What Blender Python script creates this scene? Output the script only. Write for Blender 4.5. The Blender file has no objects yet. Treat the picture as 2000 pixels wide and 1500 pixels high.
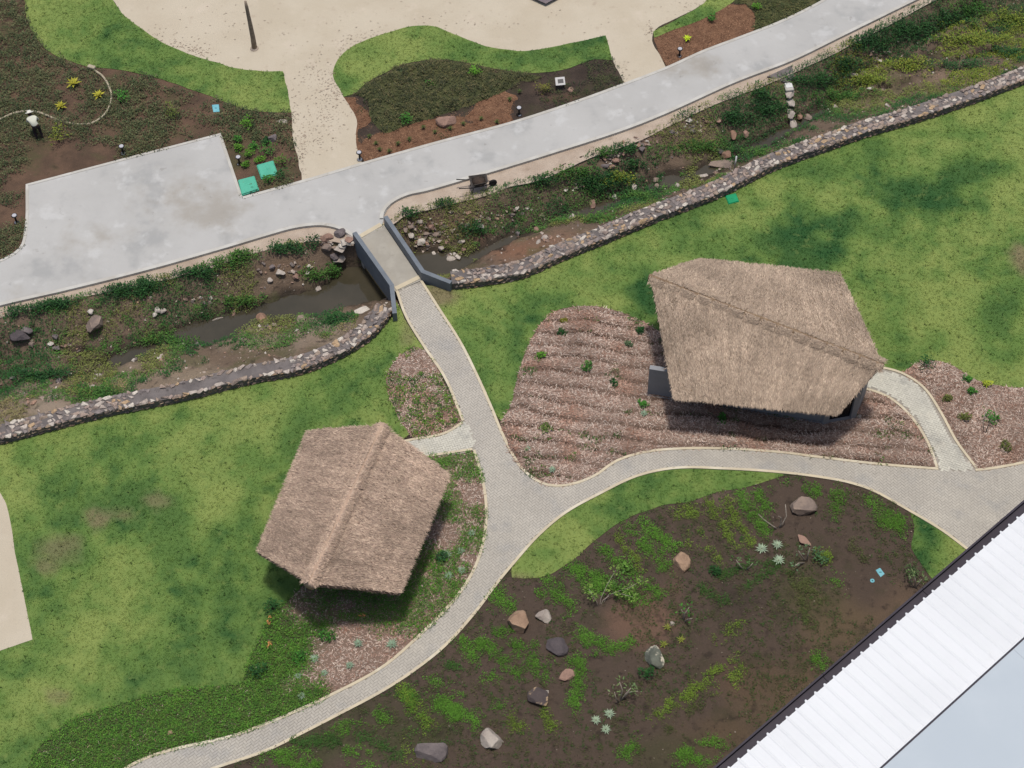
import bpy, bmesh, math, random
import numpy as np
from mathutils import Vector, Matrix, geometry

rng = np.random.default_rng(7)
random.seed(7)
SC = bpy.context.scene
COL = SC.collection

# ------------------------------------------------------------------ camera
CAM_H = 62.0
DEP = math.radians(54.0)
ROLL = math.radians(1.45)
FPX = 3420.0                       # focal length in pixels of the 2000 px wide frame
CAM = np.array([0.0, -CAM_H / math.tan(DEP), CAM_H])
_f = np.array([0, math.cos(DEP), -math.sin(DEP)])
_r0 = np.array([1.0, 0, 0])
_u0 = np.array([0, math.sin(DEP), math.cos(DEP)])
_r = math.cos(ROLL) * _r0 - math.sin(ROLL) * _u0
_u = math.cos(ROLL) * _u0 + math.sin(ROLL) * _r0
cd = bpy.data.cameras.new('camera')
cam = bpy.data.objects.new('camera', cd)
COL.objects.link(cam)
cd.sensor_fit = 'HORIZONTAL'
cd.sensor_width = 36.0
cd.lens = FPX / 2000.0 * 36.0
cd.clip_start = 0.5
cd.clip_end = 3000
M = Matrix.Identity(4)
for i in range(3):
    M[i][0] = _r[i]; M[i][1] = _u[i]; M[i][2] = -_f[i]; M[i][3] = CAM[i]
cam.matrix_world = M
SC.camera = cam

# ------------------------------------------------------------------ sky, sun, exposure
SUN_EL = math.radians(87.0)
SUN_ROT = math.radians(20.0)
world = bpy.data.worlds.new('World')
SC.world = world
world.use_nodes = True
wn = world.node_tree
wn.nodes.clear()
sky = wn.nodes.new('ShaderNodeTexSky')
sky.sky_type = 'NISHITA'
sky.sun_disc = False
sky.sun_elevation = SUN_EL
sky.sun_rotation = SUN_ROT
sky.air_density = 1.0
sky.dust_density = 3.5
sky.ozone_density = 0.6
bg = wn.nodes.new('ShaderNodeBackground')
bg.inputs['Strength'].default_value = 0.12
wo = wn.nodes.new('ShaderNodeOutputWorld')
wn.links.new(sky.outputs[0], bg.inputs[0])
wn.links.new(bg.outputs[0], wo.inputs[0])
sd = bpy.data.lights.new('sun', 'SUN')
sd.energy = 2.7
sd.angle = math.radians(5.0)
sd.color = (1.0, 0.955, 0.89)
sun = bpy.data.objects.new('sun', sd)
COL.objects.link(sun)
sun.location = (0, 0, 90)
sun.rotation_euler = (math.radians(90) - SUN_EL, 0, -SUN_ROT + math.radians(180))
SC.view_settings.view_transform = 'Standard'
SC.view_settings.look = 'None'
SC.view_settings.exposure = 0.0
SC.view_settings.gamma = 1.0
SC.view_settings.use_curve_mapping = False
SC.render.engine = 'CYCLES'
SC.cycles.max_bounces = 5
SC.cycles.diffuse_bounces = 3
SC.cycles.glossy_bounces = 2
SC.cycles.transparent_max_bounces = 4
SC.cycles.caustics_reflective = False
SC.cycles.caustics_refractive = False

# ------------------------------------------------------------------ numeric helpers
def unproj(px, py, z=0.0):
    px = np.asarray(px, float); py = np.asarray(py, float); z = np.asarray(z, float)
    d = (_f[None] + ((px - 1000) / FPX)[..., None] * _r + ((750 - py) / FPX)[..., None] * _u)
    t = (z - CAM[2]) / d[..., 2]
    return CAM + d * t[..., None]

def proj(P):
    v = np.asarray(P, float) - CAM
    w = v @ _f
    return np.stack([1000 + FPX * (v @ _r) / w, 750 - FPX * (v @ _u) / w], -1)

def at(x, y, z=0.0):
    return unproj(np.array([x]), np.array([y]), np.array([z]))[0]

def W2(pts, z=0.0):
    a = np.array(pts, float)
    return unproj(a[:, 0], a[:, 1], np.full(len(a), z))[:, :2]

_LAT = rng.random((8, 256, 256))
def vnoise(x, y, seed=0):
    L = _LAT[seed % 8]
    x = x + seed * 17.3; y = y - seed * 9.1
    xi = np.floor(x).astype(int); yi = np.floor(y).astype(int)
    fx = x - xi; fy = y - yi
    fx = fx * fx * (3 - 2 * fx); fy = fy * fy * (3 - 2 * fy)
    a = L[xi & 255, yi & 255]; b = L[(xi + 1) & 255, yi & 255]
    c = L[xi & 255, (yi + 1) & 255]; d = L[(xi + 1) & 255, (yi + 1) & 255]
    return (a * (1 - fx) + b * fx) * (1 - fy) + (c * (1 - fx) + d * fx) * fy

def fbm(x, y, seed=0, octv=4):
    s = 0; a = 0.5; t = 0
    for k in range(octv):
        s = s + a * vnoise(x * 2 ** k, y * 2 ** k, seed + k)
        t += a; a *= 0.5
    return s / t

def smooth(pts, step=0.25, closed=True, corner=48):
    P = np.asarray(pts, float); n = len(P); out = []
    rngi = range(n if closed else n - 1)
    def tang(i):
        if not closed and i in (0, n - 1):
            j = 1 if i == 0 else n - 1
            return (P[j] - P[j - 1])
        a = P[i] - P[i - 1]; b = P[(i + 1) % n] - P[i]
        la = np.linalg.norm(a) + 1e-9; lb = np.linalg.norm(b) + 1e-9
        c = np.clip(np.dot(a, b) / la / lb, -1, 1)
        if math.degrees(math.acos(c)) > corner:
            return None
        t = a / la + b / lb
        return t / (np.linalg.norm(t) + 1e-9)
    T = [tang(i) for i in range(n)]
    for i in rngi:
        p0 = P[i]; p1 = P[(i + 1) % n]; L = np.linalg.norm(p1 - p0)
        d = (p1 - p0)
        t0 = T[i]; t1 = T[(i + 1) % n]
        m0 = d if t0 is None else t0 / (np.linalg.norm(t0) + 1e-9) * L
        m1 = d if t1 is None else t1 / (np.linalg.norm(t1) + 1e-9) * L
        k = max(1, int(math.ceil(L / step)))
        for q in range(k):
            s = q / k
            out.append((2*s**3 - 3*s**2 + 1) * p0 + (s**3 - 2*s**2 + s) * m0 + (-2*s**3 + 3*s**2) * p1 + (s**3 - s**2) * m1)
    if not closed:
        out.append(P[-1])
    return np.array(out)

def inpoly(pts, poly):
    x = pts[:, 0]; y = pts[:, 1]; c = np.zeros(len(pts), bool)
    x0 = poly[:, 0]; y0 = poly[:, 1]; x1 = np.roll(x0, -1); y1 = np.roll(y0, -1)
    for a, b, p, q in zip(x0, y0, x1, y1):
        if b == q: continue
        m = ((b > y) != (q > y)) & (x < (p - a) * (y - b) / (q - b) + a)
        c ^= m
    return c

def distline(pts, line):
    """distance to an open polyline"""
    best = np.full(len(pts), 1e9)
    for a, b in zip(line[:-1], line[1:]):
        d = b - a; L2 = d @ d + 1e-12
        t = np.clip(((pts - a) @ d) / L2, 0, 1)
        q = pts - a - t[:, None] * d
        best = np.minimum(best, np.einsum('ij,ij->i', q, q))
    return np.sqrt(best)

def polyarea(p):
    return 0.5 * abs(np.sum(p[:, 0] * np.roll(p[:, 1], -1) - p[:, 1] * np.roll(p[:, 0], -1)))

def scatter(poly, dens, r=None):
    r = r or rng
    lo = poly.min(0); hi = poly.max(0)
    n = int(np.prod(hi - lo) * dens)
    p = lo + r.random((n, 2)) * (hi - lo)
    return p[inpoly(p, poly)]

def lin(r, g, b, k=1.0):
    def f(c):
        c = c / 255.0
        return c / 12.92 if c <= 0.04045 else ((c + 0.055) / 1.055) ** 2.4
    return np.array([f(r), f(g), f(b)]) / k
EXPK = 1.36          # how bright a white surface in full daylight comes out
def A(r, g, b):      # surface colour that reads as this picture colour in open light
    return np.clip(lin(r, g, b, EXPK), 0.004, 0.85)

# ------------------------------------------------------------------ object helpers
def tag(o, label=None, cat=None, group=None, kind=None):
    if label: o['label'] = label
    if cat: o['category'] = cat
    if group: o['group'] = group
    if kind: o['kind'] = kind
    return o

def link(name, data, parent=None, mat=None):
    o = bpy.data.objects.new(name, data)
    COL.objects.link(o)
    if parent is not None: o.parent = parent
    if mat is not None and data is not None and len(data.materials) == 0:
        data.materials.append(mat)
    return o

def empty(name, loc=(0, 0, 0), rz=0.0):
    o = bpy.data.objects.new(name, None)
    COL.objects.link(o)
    o.location = loc; o.rotation_euler = (0, 0, rz); o.empty_display_size = 0.2
    return o

def npmesh(name, V, faces, col=None, smoothf=False):
    """faces: array (n,3) or (n,4), or list of such arrays"""
    if not isinstance(faces, list): faces = [faces]
    me = bpy.data.meshes.new(name)
    V = np.ascontiguousarray(V, dtype=np.float32)
    me.vertices.add(len(V)); me.vertices.foreach_set('co', V.ravel())
    idx = np.concatenate([np.asarray(f).ravel() for f in faces]).astype(np.int32)
    tot = np.concatenate([np.full(len(f), np.asarray(f).shape[1]) for f in faces]).astype(np.int32)
    start = np.concatenate([[0], np.cumsum(tot)[:-1]]).astype(np.int32)
    me.loops.add(len(idx)); me.loops.foreach_set('vertex_index', idx)
    me.polygons.add(len(tot)); me.polygons.foreach_set('loop_start', start)
    me.polygons.foreach_set('use_smooth', np.full(len(tot), smoothf))
    me.update(calc_edges=True)
    if col is not None:
        a = me.color_attributes.new('Col', 'FLOAT_COLOR', 'POINT')
        c4 = np.ones((len(V), 4), np.float32); c4[:, :3] = col
        a.data.foreach_set('color', c4.ravel())
    return me

def bmesh_obj(name, bm, mat, parent=None, smoothf=False):
    me = bpy.data.meshes.new(name)
    bmesh.ops.recalc_face_normals(bm, faces=bm.faces)
    bm.to_mesh(me); bm.free()
    if smoothf:
        me.polygons.foreach_set('use_smooth', np.full(len(me.polygons), True))
    return link(name, me, parent, mat)

def bbox(bm, c, s, rz=0.0, tilt=None):
    r = bmesh.ops.create_cube(bm, size=1.0)
    m = Matrix.Translation(c) @ Matrix.Rotation(rz, 4, 'Z')
    if tilt is not None: m = m @ tilt
    m = m @ Matrix.Diagonal((s[0], s[1], s[2], 1))
    bmesh.ops.transform(bm, matrix=m, verts=r['verts'])
    return r['verts']

def bbevel(bm, w, seg=1):
    bmesh.ops.bevel(bm, geom=list(bm.edges), offset=w, segments=seg, affect='EDGES', profile=0.5)

def tube(bm, pts, rad, n=7, cap=True):
    pts = [Vector(p) for p in pts]
    rings = []
    for i, p in enumerate(pts):
        d = (pts[min(i + 1, len(pts) - 1)] - pts[max(i - 1, 0)]).normalized()
        a = d.orthogonal().normalized() if i == 0 else (rings_a - d * rings_a.dot(d)).normalized()
        rings_a = a
        b = d.cross(a)
        r = rad[i] if hasattr(rad, '__len__') else rad
        rings.append([bm.verts.new(p + (a * math.cos(k * 2 * math.pi / n) + b * math.sin(k * 2 * math.pi / n)) * r) for k in range(n)])
    for q, s in zip(rings[:-1], rings[1:]):
        for k in range(n):
            bm.faces.new((q[k], q[(k + 1) % n], s[(k + 1) % n], s[k]))
    if cap:
        bm.faces.new(rings[0][::-1]); bm.faces.new(rings[-1])

def lathe(bm, prof, n=16, c=(0, 0, 0)):
    rings = []
    for r, z in prof:
        rings.append([bm.verts.new((c[0] + r * math.cos(k * 2 * math.pi / n), c[1] + r * math.sin(k * 2 * math.pi / n), c[2] + z)) for k in range(n)])
    for q, s in zip(rings[:-1], rings[1:]):
        for k in range(n):
            bm.faces.new((q[k], q[(k + 1) % n], s[(k + 1) % n], s[k]))
    bm.faces.new(rings[0][::-1]); bm.faces.new(rings[-1])

def copy_tree(o, parent=None):
    c = o.copy(); COL.objects.link(c); c.parent = parent
    for ch in list(o.children):
        copy_tree(ch, c)
    return c

# ------------------------------------------------------------------ materials
def mat(name, c1, c2=None, scale=1.0, rough=0.9, bump=0.0, bscale=30.0, attr=False, rand=0.0,
        layers=(), spec=0.3, detail=6, island=False, stretch=None, bdist=0.02):
    """layers: (colour, noise scale, threshold lo, threshold hi, strength)"""
    m = bpy.data.materials.new(name)
    m.use_nodes = True
    nt = m.node_tree; N = nt.nodes; L = nt.links
    bs = N['Principled BSDF']
    bs.inputs['Roughness'].default_value = rough
    bs.inputs['Specular IOR Level'].default_value = spec
    geo = N.new('ShaderNodeNewGeometry')
    vec = geo.outputs['Position']
    if stretch:
        mp = N.new('ShaderNodeMapping'); mp.inputs['Scale'].default_value = stretch[:3]
        mp.inputs['Rotation'].default_value = (0, 0, stretch[3])
        L.new(vec, mp.inputs['Vector']); vec = mp.outputs[0]
    def noise(s, det=detail, ro=0.6, d=0.0):
        n = N.new('ShaderNodeTexNoise'); n.inputs['Scale'].default_value = s
        n.inputs['Detail'].default_value = det; n.inputs['Roughness'].default_value = ro
        n.inputs['Distortion'].default_value = d
        L.new(vec, n.inputs['Vector']); return n.outputs['Fac']
    def mix(fac, a, b, mode='MIX'):
        x = N.new('ShaderNodeMix'); x.data_type = 'RGBA'; x.blend_type = mode
        if isinstance(fac, (int, float)): x.inputs[0].default_value = fac
        else: L.new(fac, x.inputs[0])
        for k, v in ((6, a), (7, b)):
            if hasattr(v, 'type') or hasattr(v, 'links'): L.new(v, x.inputs[k])
            else: x.inputs[k].default_value = (*v, 1)
        return x.outputs[2]
    def ramp(fac, lo, hi, a=0.0, b=1.0):
        x = N.new('ShaderNodeMapRange'); x.interpolation_type = 'SMOOTHSTEP'
        L.new(fac, x.inputs[0]); x.inputs[1].default_value = lo; x.inputs[2].default_value = hi
        x.inputs[3].default_value = a; x.inputs[4].default_value = b
        return x.outputs[0]
    if attr:
        at_ = N.new('ShaderNodeAttribute'); at_.attribute_name = 'Col'
        base = at_.outputs['Color']
        if c1 is not None:
            base = mix(0.5, base, tuple(c1))
    else:
        base = tuple(c1)
        if c2 is not None:
            base = mix(ramp(noise(scale), 0.32, 0.68), base, tuple(c2))
    for (c, s, lo, hi, st) in layers:
        base = mix(ramp(noise(s), lo, hi, 0.0, st), base, tuple(c))
    if rand:
        oi = N.new('ShaderNodeObjectInfo')
        v = oi.outputs['Random']
        if island:
            ad = N.new('ShaderNodeMath'); ad.operation = 'ADD'
            L.new(v, ad.inputs[0]); L.new(geo.outputs['Random Per Island'], ad.inputs[1])
            fr = N.new('ShaderNodeMath'); fr.operation = 'FRACT'; L.new(ad.outputs[0], fr.inputs[0]); v = fr.outputs[0]
        mr = N.new('ShaderNodeMapRange'); L.new(v, mr.inputs[0])
        mr.inputs[3].default_value = 1 - rand; mr.inputs[4].default_value = 1 + rand
        cb = N.new('ShaderNodeCombineColor')
        for k in range(3): L.new(mr.outputs[0], cb.inputs[k])
        base = mix(1.0, base, cb.outputs[0], 'MULTIPLY')
    if isinstance(base, tuple): bs.inputs['Base Color'].default_value = (*base, 1)
    else: L.new(base, bs.inputs['Base Color'])
    if bump:
        b = N.new('ShaderNodeBump'); b.inputs['Strength'].default_value = bump; b.inputs['Distance'].default_value = bdist
        L.new(noise(bscale, 5, 0.65), b.inputs['Height']); L.new(b.outputs[0], bs.inputs['Normal'])
    return m

def stone_palette(name, cols):
    m = bpy.data.materials.new(name); m.use_nodes = True
    nt = m.node_tree; N = nt.nodes; L = nt.links; bs = N['Principled BSDF']
    bs.inputs['Roughness'].default_value = 0.85; bs.inputs['Specular IOR Level'].default_value = 0.25
    oi = N.new('ShaderNodeObjectInfo'); geo = N.new('ShaderNodeNewGeometry')
    ad = N.new('ShaderNodeMath'); ad.operation = 'ADD'
    L.new(oi.outputs['Random'], ad.inputs[0]); L.new(geo.outputs['Random Per Island'], ad.inputs[1])
    fr = N.new('ShaderNodeMath'); fr.operation = 'FRACT'; L.new(ad.outputs[0], fr.inputs[0])
    cr = N.new('ShaderNodeValToRGB'); cr.color_ramp.interpolation = 'CONSTANT'
    el = cr.color_ramp.elements
    while len(el) > 1: el.remove(el[-1])
    el[0].position = 0; el[0].color = (*cols[0], 1)
    for k, c in enumerate(cols[1:], 1):
        e = el.new(k / len(cols)); e.color = (*c, 1)
    L.new(fr.outputs[0], cr.inputs[0])
    n = N.new('ShaderNodeTexNoise'); n.inputs['Scale'].default_value = 14; n.inputs['Detail'].default_value = 5
    L.new(geo.outputs['Position'], n.inputs['Vector'])
    mr = N.new('ShaderNodeMapRange'); L.new(n.outputs['Fac'], mr.inputs[0])
    mr.inputs[1].default_value = .3; mr.inputs[2].default_value = .7; mr.inputs[3].default_value = .65; mr.inputs[4].default_value = 1.2
    mx = N.new('ShaderNodeMix'); mx.data_type = 'RGBA'; mx.blend_type = 'MULTIPLY'; mx.inputs[0].default_value = 1
    cb = N.new('ShaderNodeCombineColor')
    for k in range(3): L.new(mr.outputs[0], cb.inputs[k])
    L.new(cr.outputs[0], mx.inputs[6]); L.new(cb.outputs[0], mx.inputs[7])
    L.new(mx.outputs[2], bs.inputs['Base Color'])
    b = N.new('ShaderNodeBump'); b.inputs['Strength'].default_value = .5; b.inputs['Distance'].default_value = .03
    L.new(n.outputs['Fac'], b.inputs['Height']); L.new(b.outputs[0], bs.inputs['Normal'])
    return m

MT = {}
MT['soil'] = mat('soil', A(78, 66, 57), A(60, 50, 43), 0.9, 0.95, 0.9, 9, layers=[
    (A(66, 66, 42), 0.7, 0.48, 0.66, 0.6), (A(108, 84, 68), 0.32, 0.56, 0.7, 0.7), (A(112, 98, 84), 7.0, 0.62, 0.75, 0.55), (A(40, 33, 28), 2.5, 0.6, 0.75, 0.6)], bdist=0.06)
MT['dry_soil'] = mat('dry_soil', A(104, 86, 68), A(84, 68, 54), 1.1, 0.95, 0.8, 9, layers=[
    (A(80, 76, 50), 1.6, 0.5, 0.7, 0.6), (A(126, 106, 86), 6.0, 0.62, 0.75, 0.6)], bdist=0.05)
MT['red_soil'] = mat('red_soil', A(110, 87, 70), A(86, 69, 56), 0.8, 0.95, 0.9, 8, layers=[
    (A(84, 82, 54), 0.5, 0.48, 0.66, 0.75), (A(132, 108, 90), 7.0, 0.62, 0.75, 0.5), (A(52, 40, 33), 2.0, 0.58, 0.72, 0.6)], bdist=0.06)
MT['bank'] = mat('bank_earth', A(116, 98, 82), A(86, 74, 58), 0.9, 0.95, 1.0, 6, layers=[
    (A(96, 104, 58), 0.6, 0.52, 0.68, 0.6), (A(164, 144, 126), 3.5, 0.60, 0.72, 0.75), (A(46, 38, 32), 2.2, 0.56, 0.7, 0.7)], bdist=0.08)
MT['soil_bed'] = mat('bed_soil', None, rough=.95, attr=True, bump=.9, bscale=9, bdist=.06, layers=[(A(64, 62, 42), 0.9, 0.5, 0.68, 0.5), (A(112, 98, 84), 7.0, 0.60, 0.74, 0.5), (A(44, 36, 31), 2.2, 0.54, 0.7, 0.6)])
MT['mulch_bed'] = mat('bed_mulch', None, rough=.95, attr=True, bump=1.0, bscale=16, bdist=.05, layers=[(A(156, 136, 122), 14.0, 0.55, 0.7, 0.4), (A(64, 50, 42), 9.0, 0.58, 0.74, 0.6)])
MT['bank_soil'] = mat('bank_soil', None, rough=.95, attr=True, bump=1.0, bscale=6, bdist=.08, layers=[(A(84, 88, 52), 0.7, 0.50, 0.66, 0.5), (A(156, 138, 120), 3.5, 0.60, 0.72, 0.6), (A(52, 43, 36), 2.2, 0.54, 0.7, 0.65)])
MT['mulch'] = mat('mulch', A(150, 128, 114), A(116, 92, 78), 1.2, 0.95, 1.0, 16, layers=[
    (A(158, 140, 126), 14.0, 0.52, 0.68, 0.7), (A(88, 62, 48), 0.9, 0.56, 0.74, 0.7), (A(60, 46, 38), 9.0, 0.6, 0.74, 0.7)], bdist=0.05)
MT['bark'] = mat('bark_mulch', A(132, 98, 74), A(108, 78, 58), 2.0, 0.95, 1.0, 12, layers=[
    (A(152, 118, 92), 11.0, 0.55, 0.7, 0.6), (A(74, 54, 42), 8.0, 0.6, 0.75, 0.7)], bdist=0.04)
MT['dull_turf'] = mat('dull_turf', A(84, 86, 50), A(66, 72, 44), 1.2, 0.95, 0.7, 12, layers=[
    (A(108, 98, 66), 0.8, 0.52, 0.7, 0.5), (A(58, 54, 40), 4.0, 0.58, 0.72, 0.5)], bdist=0.04)
MT['sand'] = mat('sand', A(206, 195, 174), A(198, 186, 164), 0.35, 0.95, 0.35, 5, layers=[
    (A(180, 163, 144), 2.2, 0.58, 0.75, 0.5), (A(216, 203, 184), 0.8, 0.55, 0.75, 0.5), (A(160, 142, 124), 13, 0.66, 0.76, 0.5)], bdist=0.05)
MT['verge'] = mat('verge_sand', A(198, 182, 164), A(178, 160, 142), 0.9, 0.95, 0.6, 7, layers=[
    (A(150, 132, 114), 2.5, 0.56, 0.72, 0.6), (A(210, 198, 182), 5, 0.6, 0.75, 0.5)], bdist=0.05)
MT['lawn'] = mat('lawn', None, rough=0.9, attr=True, bump=0.8, bscale=22, bdist=0.04, layers=[
    (A(140, 150, 82), 1.7, 0.54, 0.72, 0.35), (A(66, 98, 46), 2.6, 0.54, 0.70, 0.4), (A(66, 92, 46), 7.0, 0.58, 0.74, 0.35)])
MT['leaf'] = mat('leaf', None, rough=0.7, attr=True, spec=0.35)
MT['blade'] = mat('grass_blade', None, rough=0.8, attr=True, spec=0.15)
MT['straw'] = mat('straw', None, rough=0.9, attr=True, spec=0.15)
MT['concrete'] = mat('road_concrete', A(195, 194, 190), A(184, 183, 179), 0.25, 0.88, 0.2, 20, layers=[
    (A(164, 165, 163), 0.5, 0.52, 0.70, 0.65), (A(207, 207, 204), 0.9, 0.54, 0.68, 0.65), (A(158, 150, 136), 0.16, 0.55, 0.68, 0.6), (A(140, 136, 128), 1.3, 0.64, 0.72, 0.4),
    (A(150, 150, 148), 2.6, 0.66, 0.76, 0.45), (A(178, 178, 176), 12, 0.55, 0.7, 0.35)], bdist=0.01)
MT['kerb'] = mat('kerb_concrete', A(208, 206, 198), A(190, 186, 176), 1.2, 0.85, 0.2, 20, layers=[(A(150, 140, 124), 3.0, 0.6, 0.75, 0.5)], bdist=0.01)
MT['cream'] = mat('cream_kerb', A(220, 207, 178), A(204, 192, 166), 1.0, 0.85, 0.2, 18, layers=[
    (A(232, 224, 202), 0.4, 0.5, 0.65, 0.8), (A(150, 130, 104), 3.5, 0.62, 0.76, 0.55)], bdist=0.01)
MT['joint'] = mat('joint_sand', A(172, 166, 155), A(160, 154, 143), 2.0, 0.95)
MT['paver'] = mat('paver', A(194, 188, 176), A(184, 178, 167), 0.35, 0.88, 0.2, 40, rand=0.05, island=True, layers=[
    (A(172, 170, 165), 0.8, 0.5, 0.7, 0.6), (A(204, 197, 183), 0.5, 0.56, 0.72, 0.55), (A(150, 145, 136), 2.8, 0.64, 0.76, 0.4)], bdist=0.01)
MT['paver_pale'] = mat('pale_paver', A(214, 211, 196), A(200, 197, 184), 0.6, 0.88, 0.2, 40, rand=0.07, island=True, layers=[
    (A(158, 158, 152), 1.2, 0.56, 0.72, 0.6), (A(216, 208, 188), 0.7, 0.55, 0.72, 0.5)], bdist=0.01)
MT['bridge'] = mat('bridge_paint', A(122, 130, 138), A(110, 117, 124), 1.5, 0.6, 0.1, 20, layers=[(A(94, 98, 100), 3.0, 0.6, 0.74, 0.4)], bdist=0.01)
MT['deck'] = mat('deck_concrete', A(180, 175, 163), A(166, 161, 150), 1.6, 0.88, 0.2, 20, layers=[
    (A(150, 145, 134), 3.0, 0.56, 0.72, 0.5), (A(188, 180, 164), 0.8, 0.5, 0.7, 0.5)], bdist=0.01)
MT['grey_wall'] = mat('grey_wall_paint', A(158, 160, 164), A(146, 148, 152), 1.0, 0.7, 0.1, 20, bdist=0.01)
MT['dark_void'] = mat('dark_interior_pane', (0.006, 0.006, 0.007), rough=0.25)  # near-black pane colour stands in for the unlit hut interior behind the door
MT['timber'] = mat('weathered_timber', A(158, 142, 126), A(128, 114, 100), 6.0, 0.85, 0.4, 18)
MT['mortar'] = mat('mortar', A(128, 121, 118), A(108, 102, 100), 1.6, 0.95, 0.8, 12, layers=[(A(62, 58, 56), 4.0, 0.58, 0.72, 0.6)], bdist=0.03)
MT['stone'] = stone_palette('wall_stone', [A(186, 172, 160), A(154, 138, 128), A(168, 150, 134), A(140, 130, 126), A(218, 208, 194), A(178, 158, 144), A(148, 138, 134), A(194, 166, 132), A(168, 150, 140), A(202, 190, 178)])
MT['stone_face'] = stone_palette('wall_face_stone', [A(150, 130, 116), A(130, 116, 106), A(166, 140, 116), A(120, 110, 104), A(180, 158, 134)])
MT['bankstone'] = stone_palette('bank_stone', [A(166, 148, 134), A(138, 122, 112), A(190, 174, 160), A(152, 128, 114), A(210, 200, 188), A(124, 114, 108), A(174, 142, 122)])
MT['water'] = mat('water', A(78, 72, 58), A(66, 62, 48), 0.5, 0.05, 0.12, 3.0, spec=0.5, bdist=0.02)
MT['roof_white'] = mat('white_roof_sheet', np.array((.62, .635, .645)), np.array((.59, .605, .615)), 0.4, 0.5, 0, rand=0.02, layers=[(np.array((.53, .535, .53)), 1.5, .6, .8, .35)])
MT['roof_blue'] = mat('blue_grey_roof', A(196, 206, 213), A(188, 199, 207), 0.25, 0.55, 0, layers=[(A(200, 210, 218), 0.12, 0.45, 0.65, 0.5)])
MT['gutter'] = mat('dark_gutter', A(62, 56, 66), A(54, 48, 58), 1.2, 0.6, 0.1, 10, bdist=0.01)
MT['render_wall'] = mat('render_wall', A(200, 198, 192), A(188, 186, 180), 0.8, 0.9, 0.2, 10)
MT['green_lid'] = mat('green_lid', A(92, 190, 160), A(82, 178, 148), 2.0, 0.5, 0.1, 20, layers=[(A(110, 160, 130), 6, 0.58, 0.72, 0.4)])
MT['green_lid2'] = mat('bright_green_lid', A(20, 160, 106), A(16, 150, 98), 2.0, 0.5, layers=[(A(60, 150, 110), 6, 0.58, 0.72, 0.3)])
MT['blue_lid'] = mat('blue_lid', A(128, 196, 206), A(112, 184, 196), 3.0, 0.5)
MT['blue_rim'] = mat('blue_rim', A(24, 96, 104), rough=0.6)
MT['black'] = mat('black_metal', A(36, 35, 36), rough=0.5)
MT['white'] = mat('white_plastic', A(226, 226, 222), rough=0.4)
MT['lamp_top'] = mat('lamp_top', A(196, 196, 200), rough=0.3)
MT['pipe'] = mat('pale_pipe', A(196, 184, 158), A(176, 164, 140), 2.0, 0.6)
MT['tray'] = mat('wheelbarrow_tray', A(96, 90, 84), A(76, 70, 66), 5.0, 0.7, 0.3, 20)
MT['rubber'] = mat('rubber', A(40, 38, 38), rough=0.8)
MT['twig'] = mat('grey_twig', A(176, 166, 154), A(148, 138, 126), 6.0, 0.9)
MT['twig_brown'] = mat('brown_twig', A(110, 92, 76), A(88, 72, 58), 6.0, 0.9)
MT['skin'] = mat('skin', A(120, 84, 64), rough=0.6)
MT['shirt'] = mat('shirt', A(226, 226, 208), rough=0.9)
MT['trouser'] = mat('trousers', A(52, 42, 46), rough=0.9)
MT['hat'] = mat('hat', A(234, 232, 218), rough=0.9)
MT['canopy'] = mat('grey_canopy', A(150, 138, 140), A(136, 124, 128), 3.0, 0.9)
MT['board'] = mat('sign_face', A(214, 212, 208), rough=0.6)
MT['sign_dark'] = mat('sign_print', A(96, 94, 92), rough=0.6)

def rockmat(name, c1, c2, c3=None, s=2.2):
    lay = [(c2 * 0.55, 9, 0.6, 0.74, 0.6)]
    if c3 is not None: lay.insert(0, (c3, 1.6, 0.48, 0.56, 0.95))
    return mat(name, c1, c2, s, 0.9, 0.7, 8, layers=lay, bdist=0.06)
ROCKM = {
    'tan': rockmat('tan_rock', A(184, 154, 128), A(158, 130, 108)),
    'pink': rockmat('pink_rock', A(170, 138, 122), A(146, 118, 104)),
    'grey': rockmat('grey_rock', A(132, 122, 120), A(108, 100, 100)),
    'dark': rockmat('dark_rock', A(98, 90, 92), A(80, 74, 76)),
    'pale': rockmat('pale_rock', A(194, 184, 172), A(168, 156, 146)),
    'two': rockmat('two_tone_rock', A(92, 82, 80), A(80, 72, 72), A(206, 178, 142)),
    'mottled': rockmat('mottled_rock', A(118, 122, 110), A(96, 100, 90), A(220, 212, 190)),
    'greybrown': rockmat('grey_brown_rock', A(158, 140, 126), A(128, 114, 106)),
    'white': rockmat('white_rock', A(216, 208, 196), A(190, 180, 168)),
    'orange': rockmat('orange_rock', A(168, 132, 110), A(138, 112, 96)),
}

# ------------------------------------------------------------------ terrain: flat garden with a stream channel
wall_left_px = [(-90, 893), (0, 871), (105, 843), (210, 816), (350, 788), (490, 753), (595, 732), (647, 712), (700, 684), (735, 658), (768, 617)]
wall_right_px = [(884, 568), (950, 560), (1025, 545), (1068, 527), (1100, 512), (1175, 482), (1250, 450), (1300, 430), (1405, 389), (1510, 337), (1615, 298), (1685, 273), (1790, 242), (1895, 207), (2000, 167), (2090, 130), (2240, 70)]
WL = smooth(W2(wall_left_px), 0.3, False)
WR = smooth(W2(wall_right_px), 0.3, False)
WALL_T, WALL_HT = 0.8, 0.48
def offset_line(L, d):
    t = np.gradient(L, axis=0); t /= np.linalg.norm(t, axis=1)[:, None]
    return L + np.stack([-t[:, 1], t[:, 0]], -1) * d
WLb = offset_line(WL, WALL_T)     # side of the wall towards the stream
WRb = offset_line(WR, WALL_T)
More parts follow.
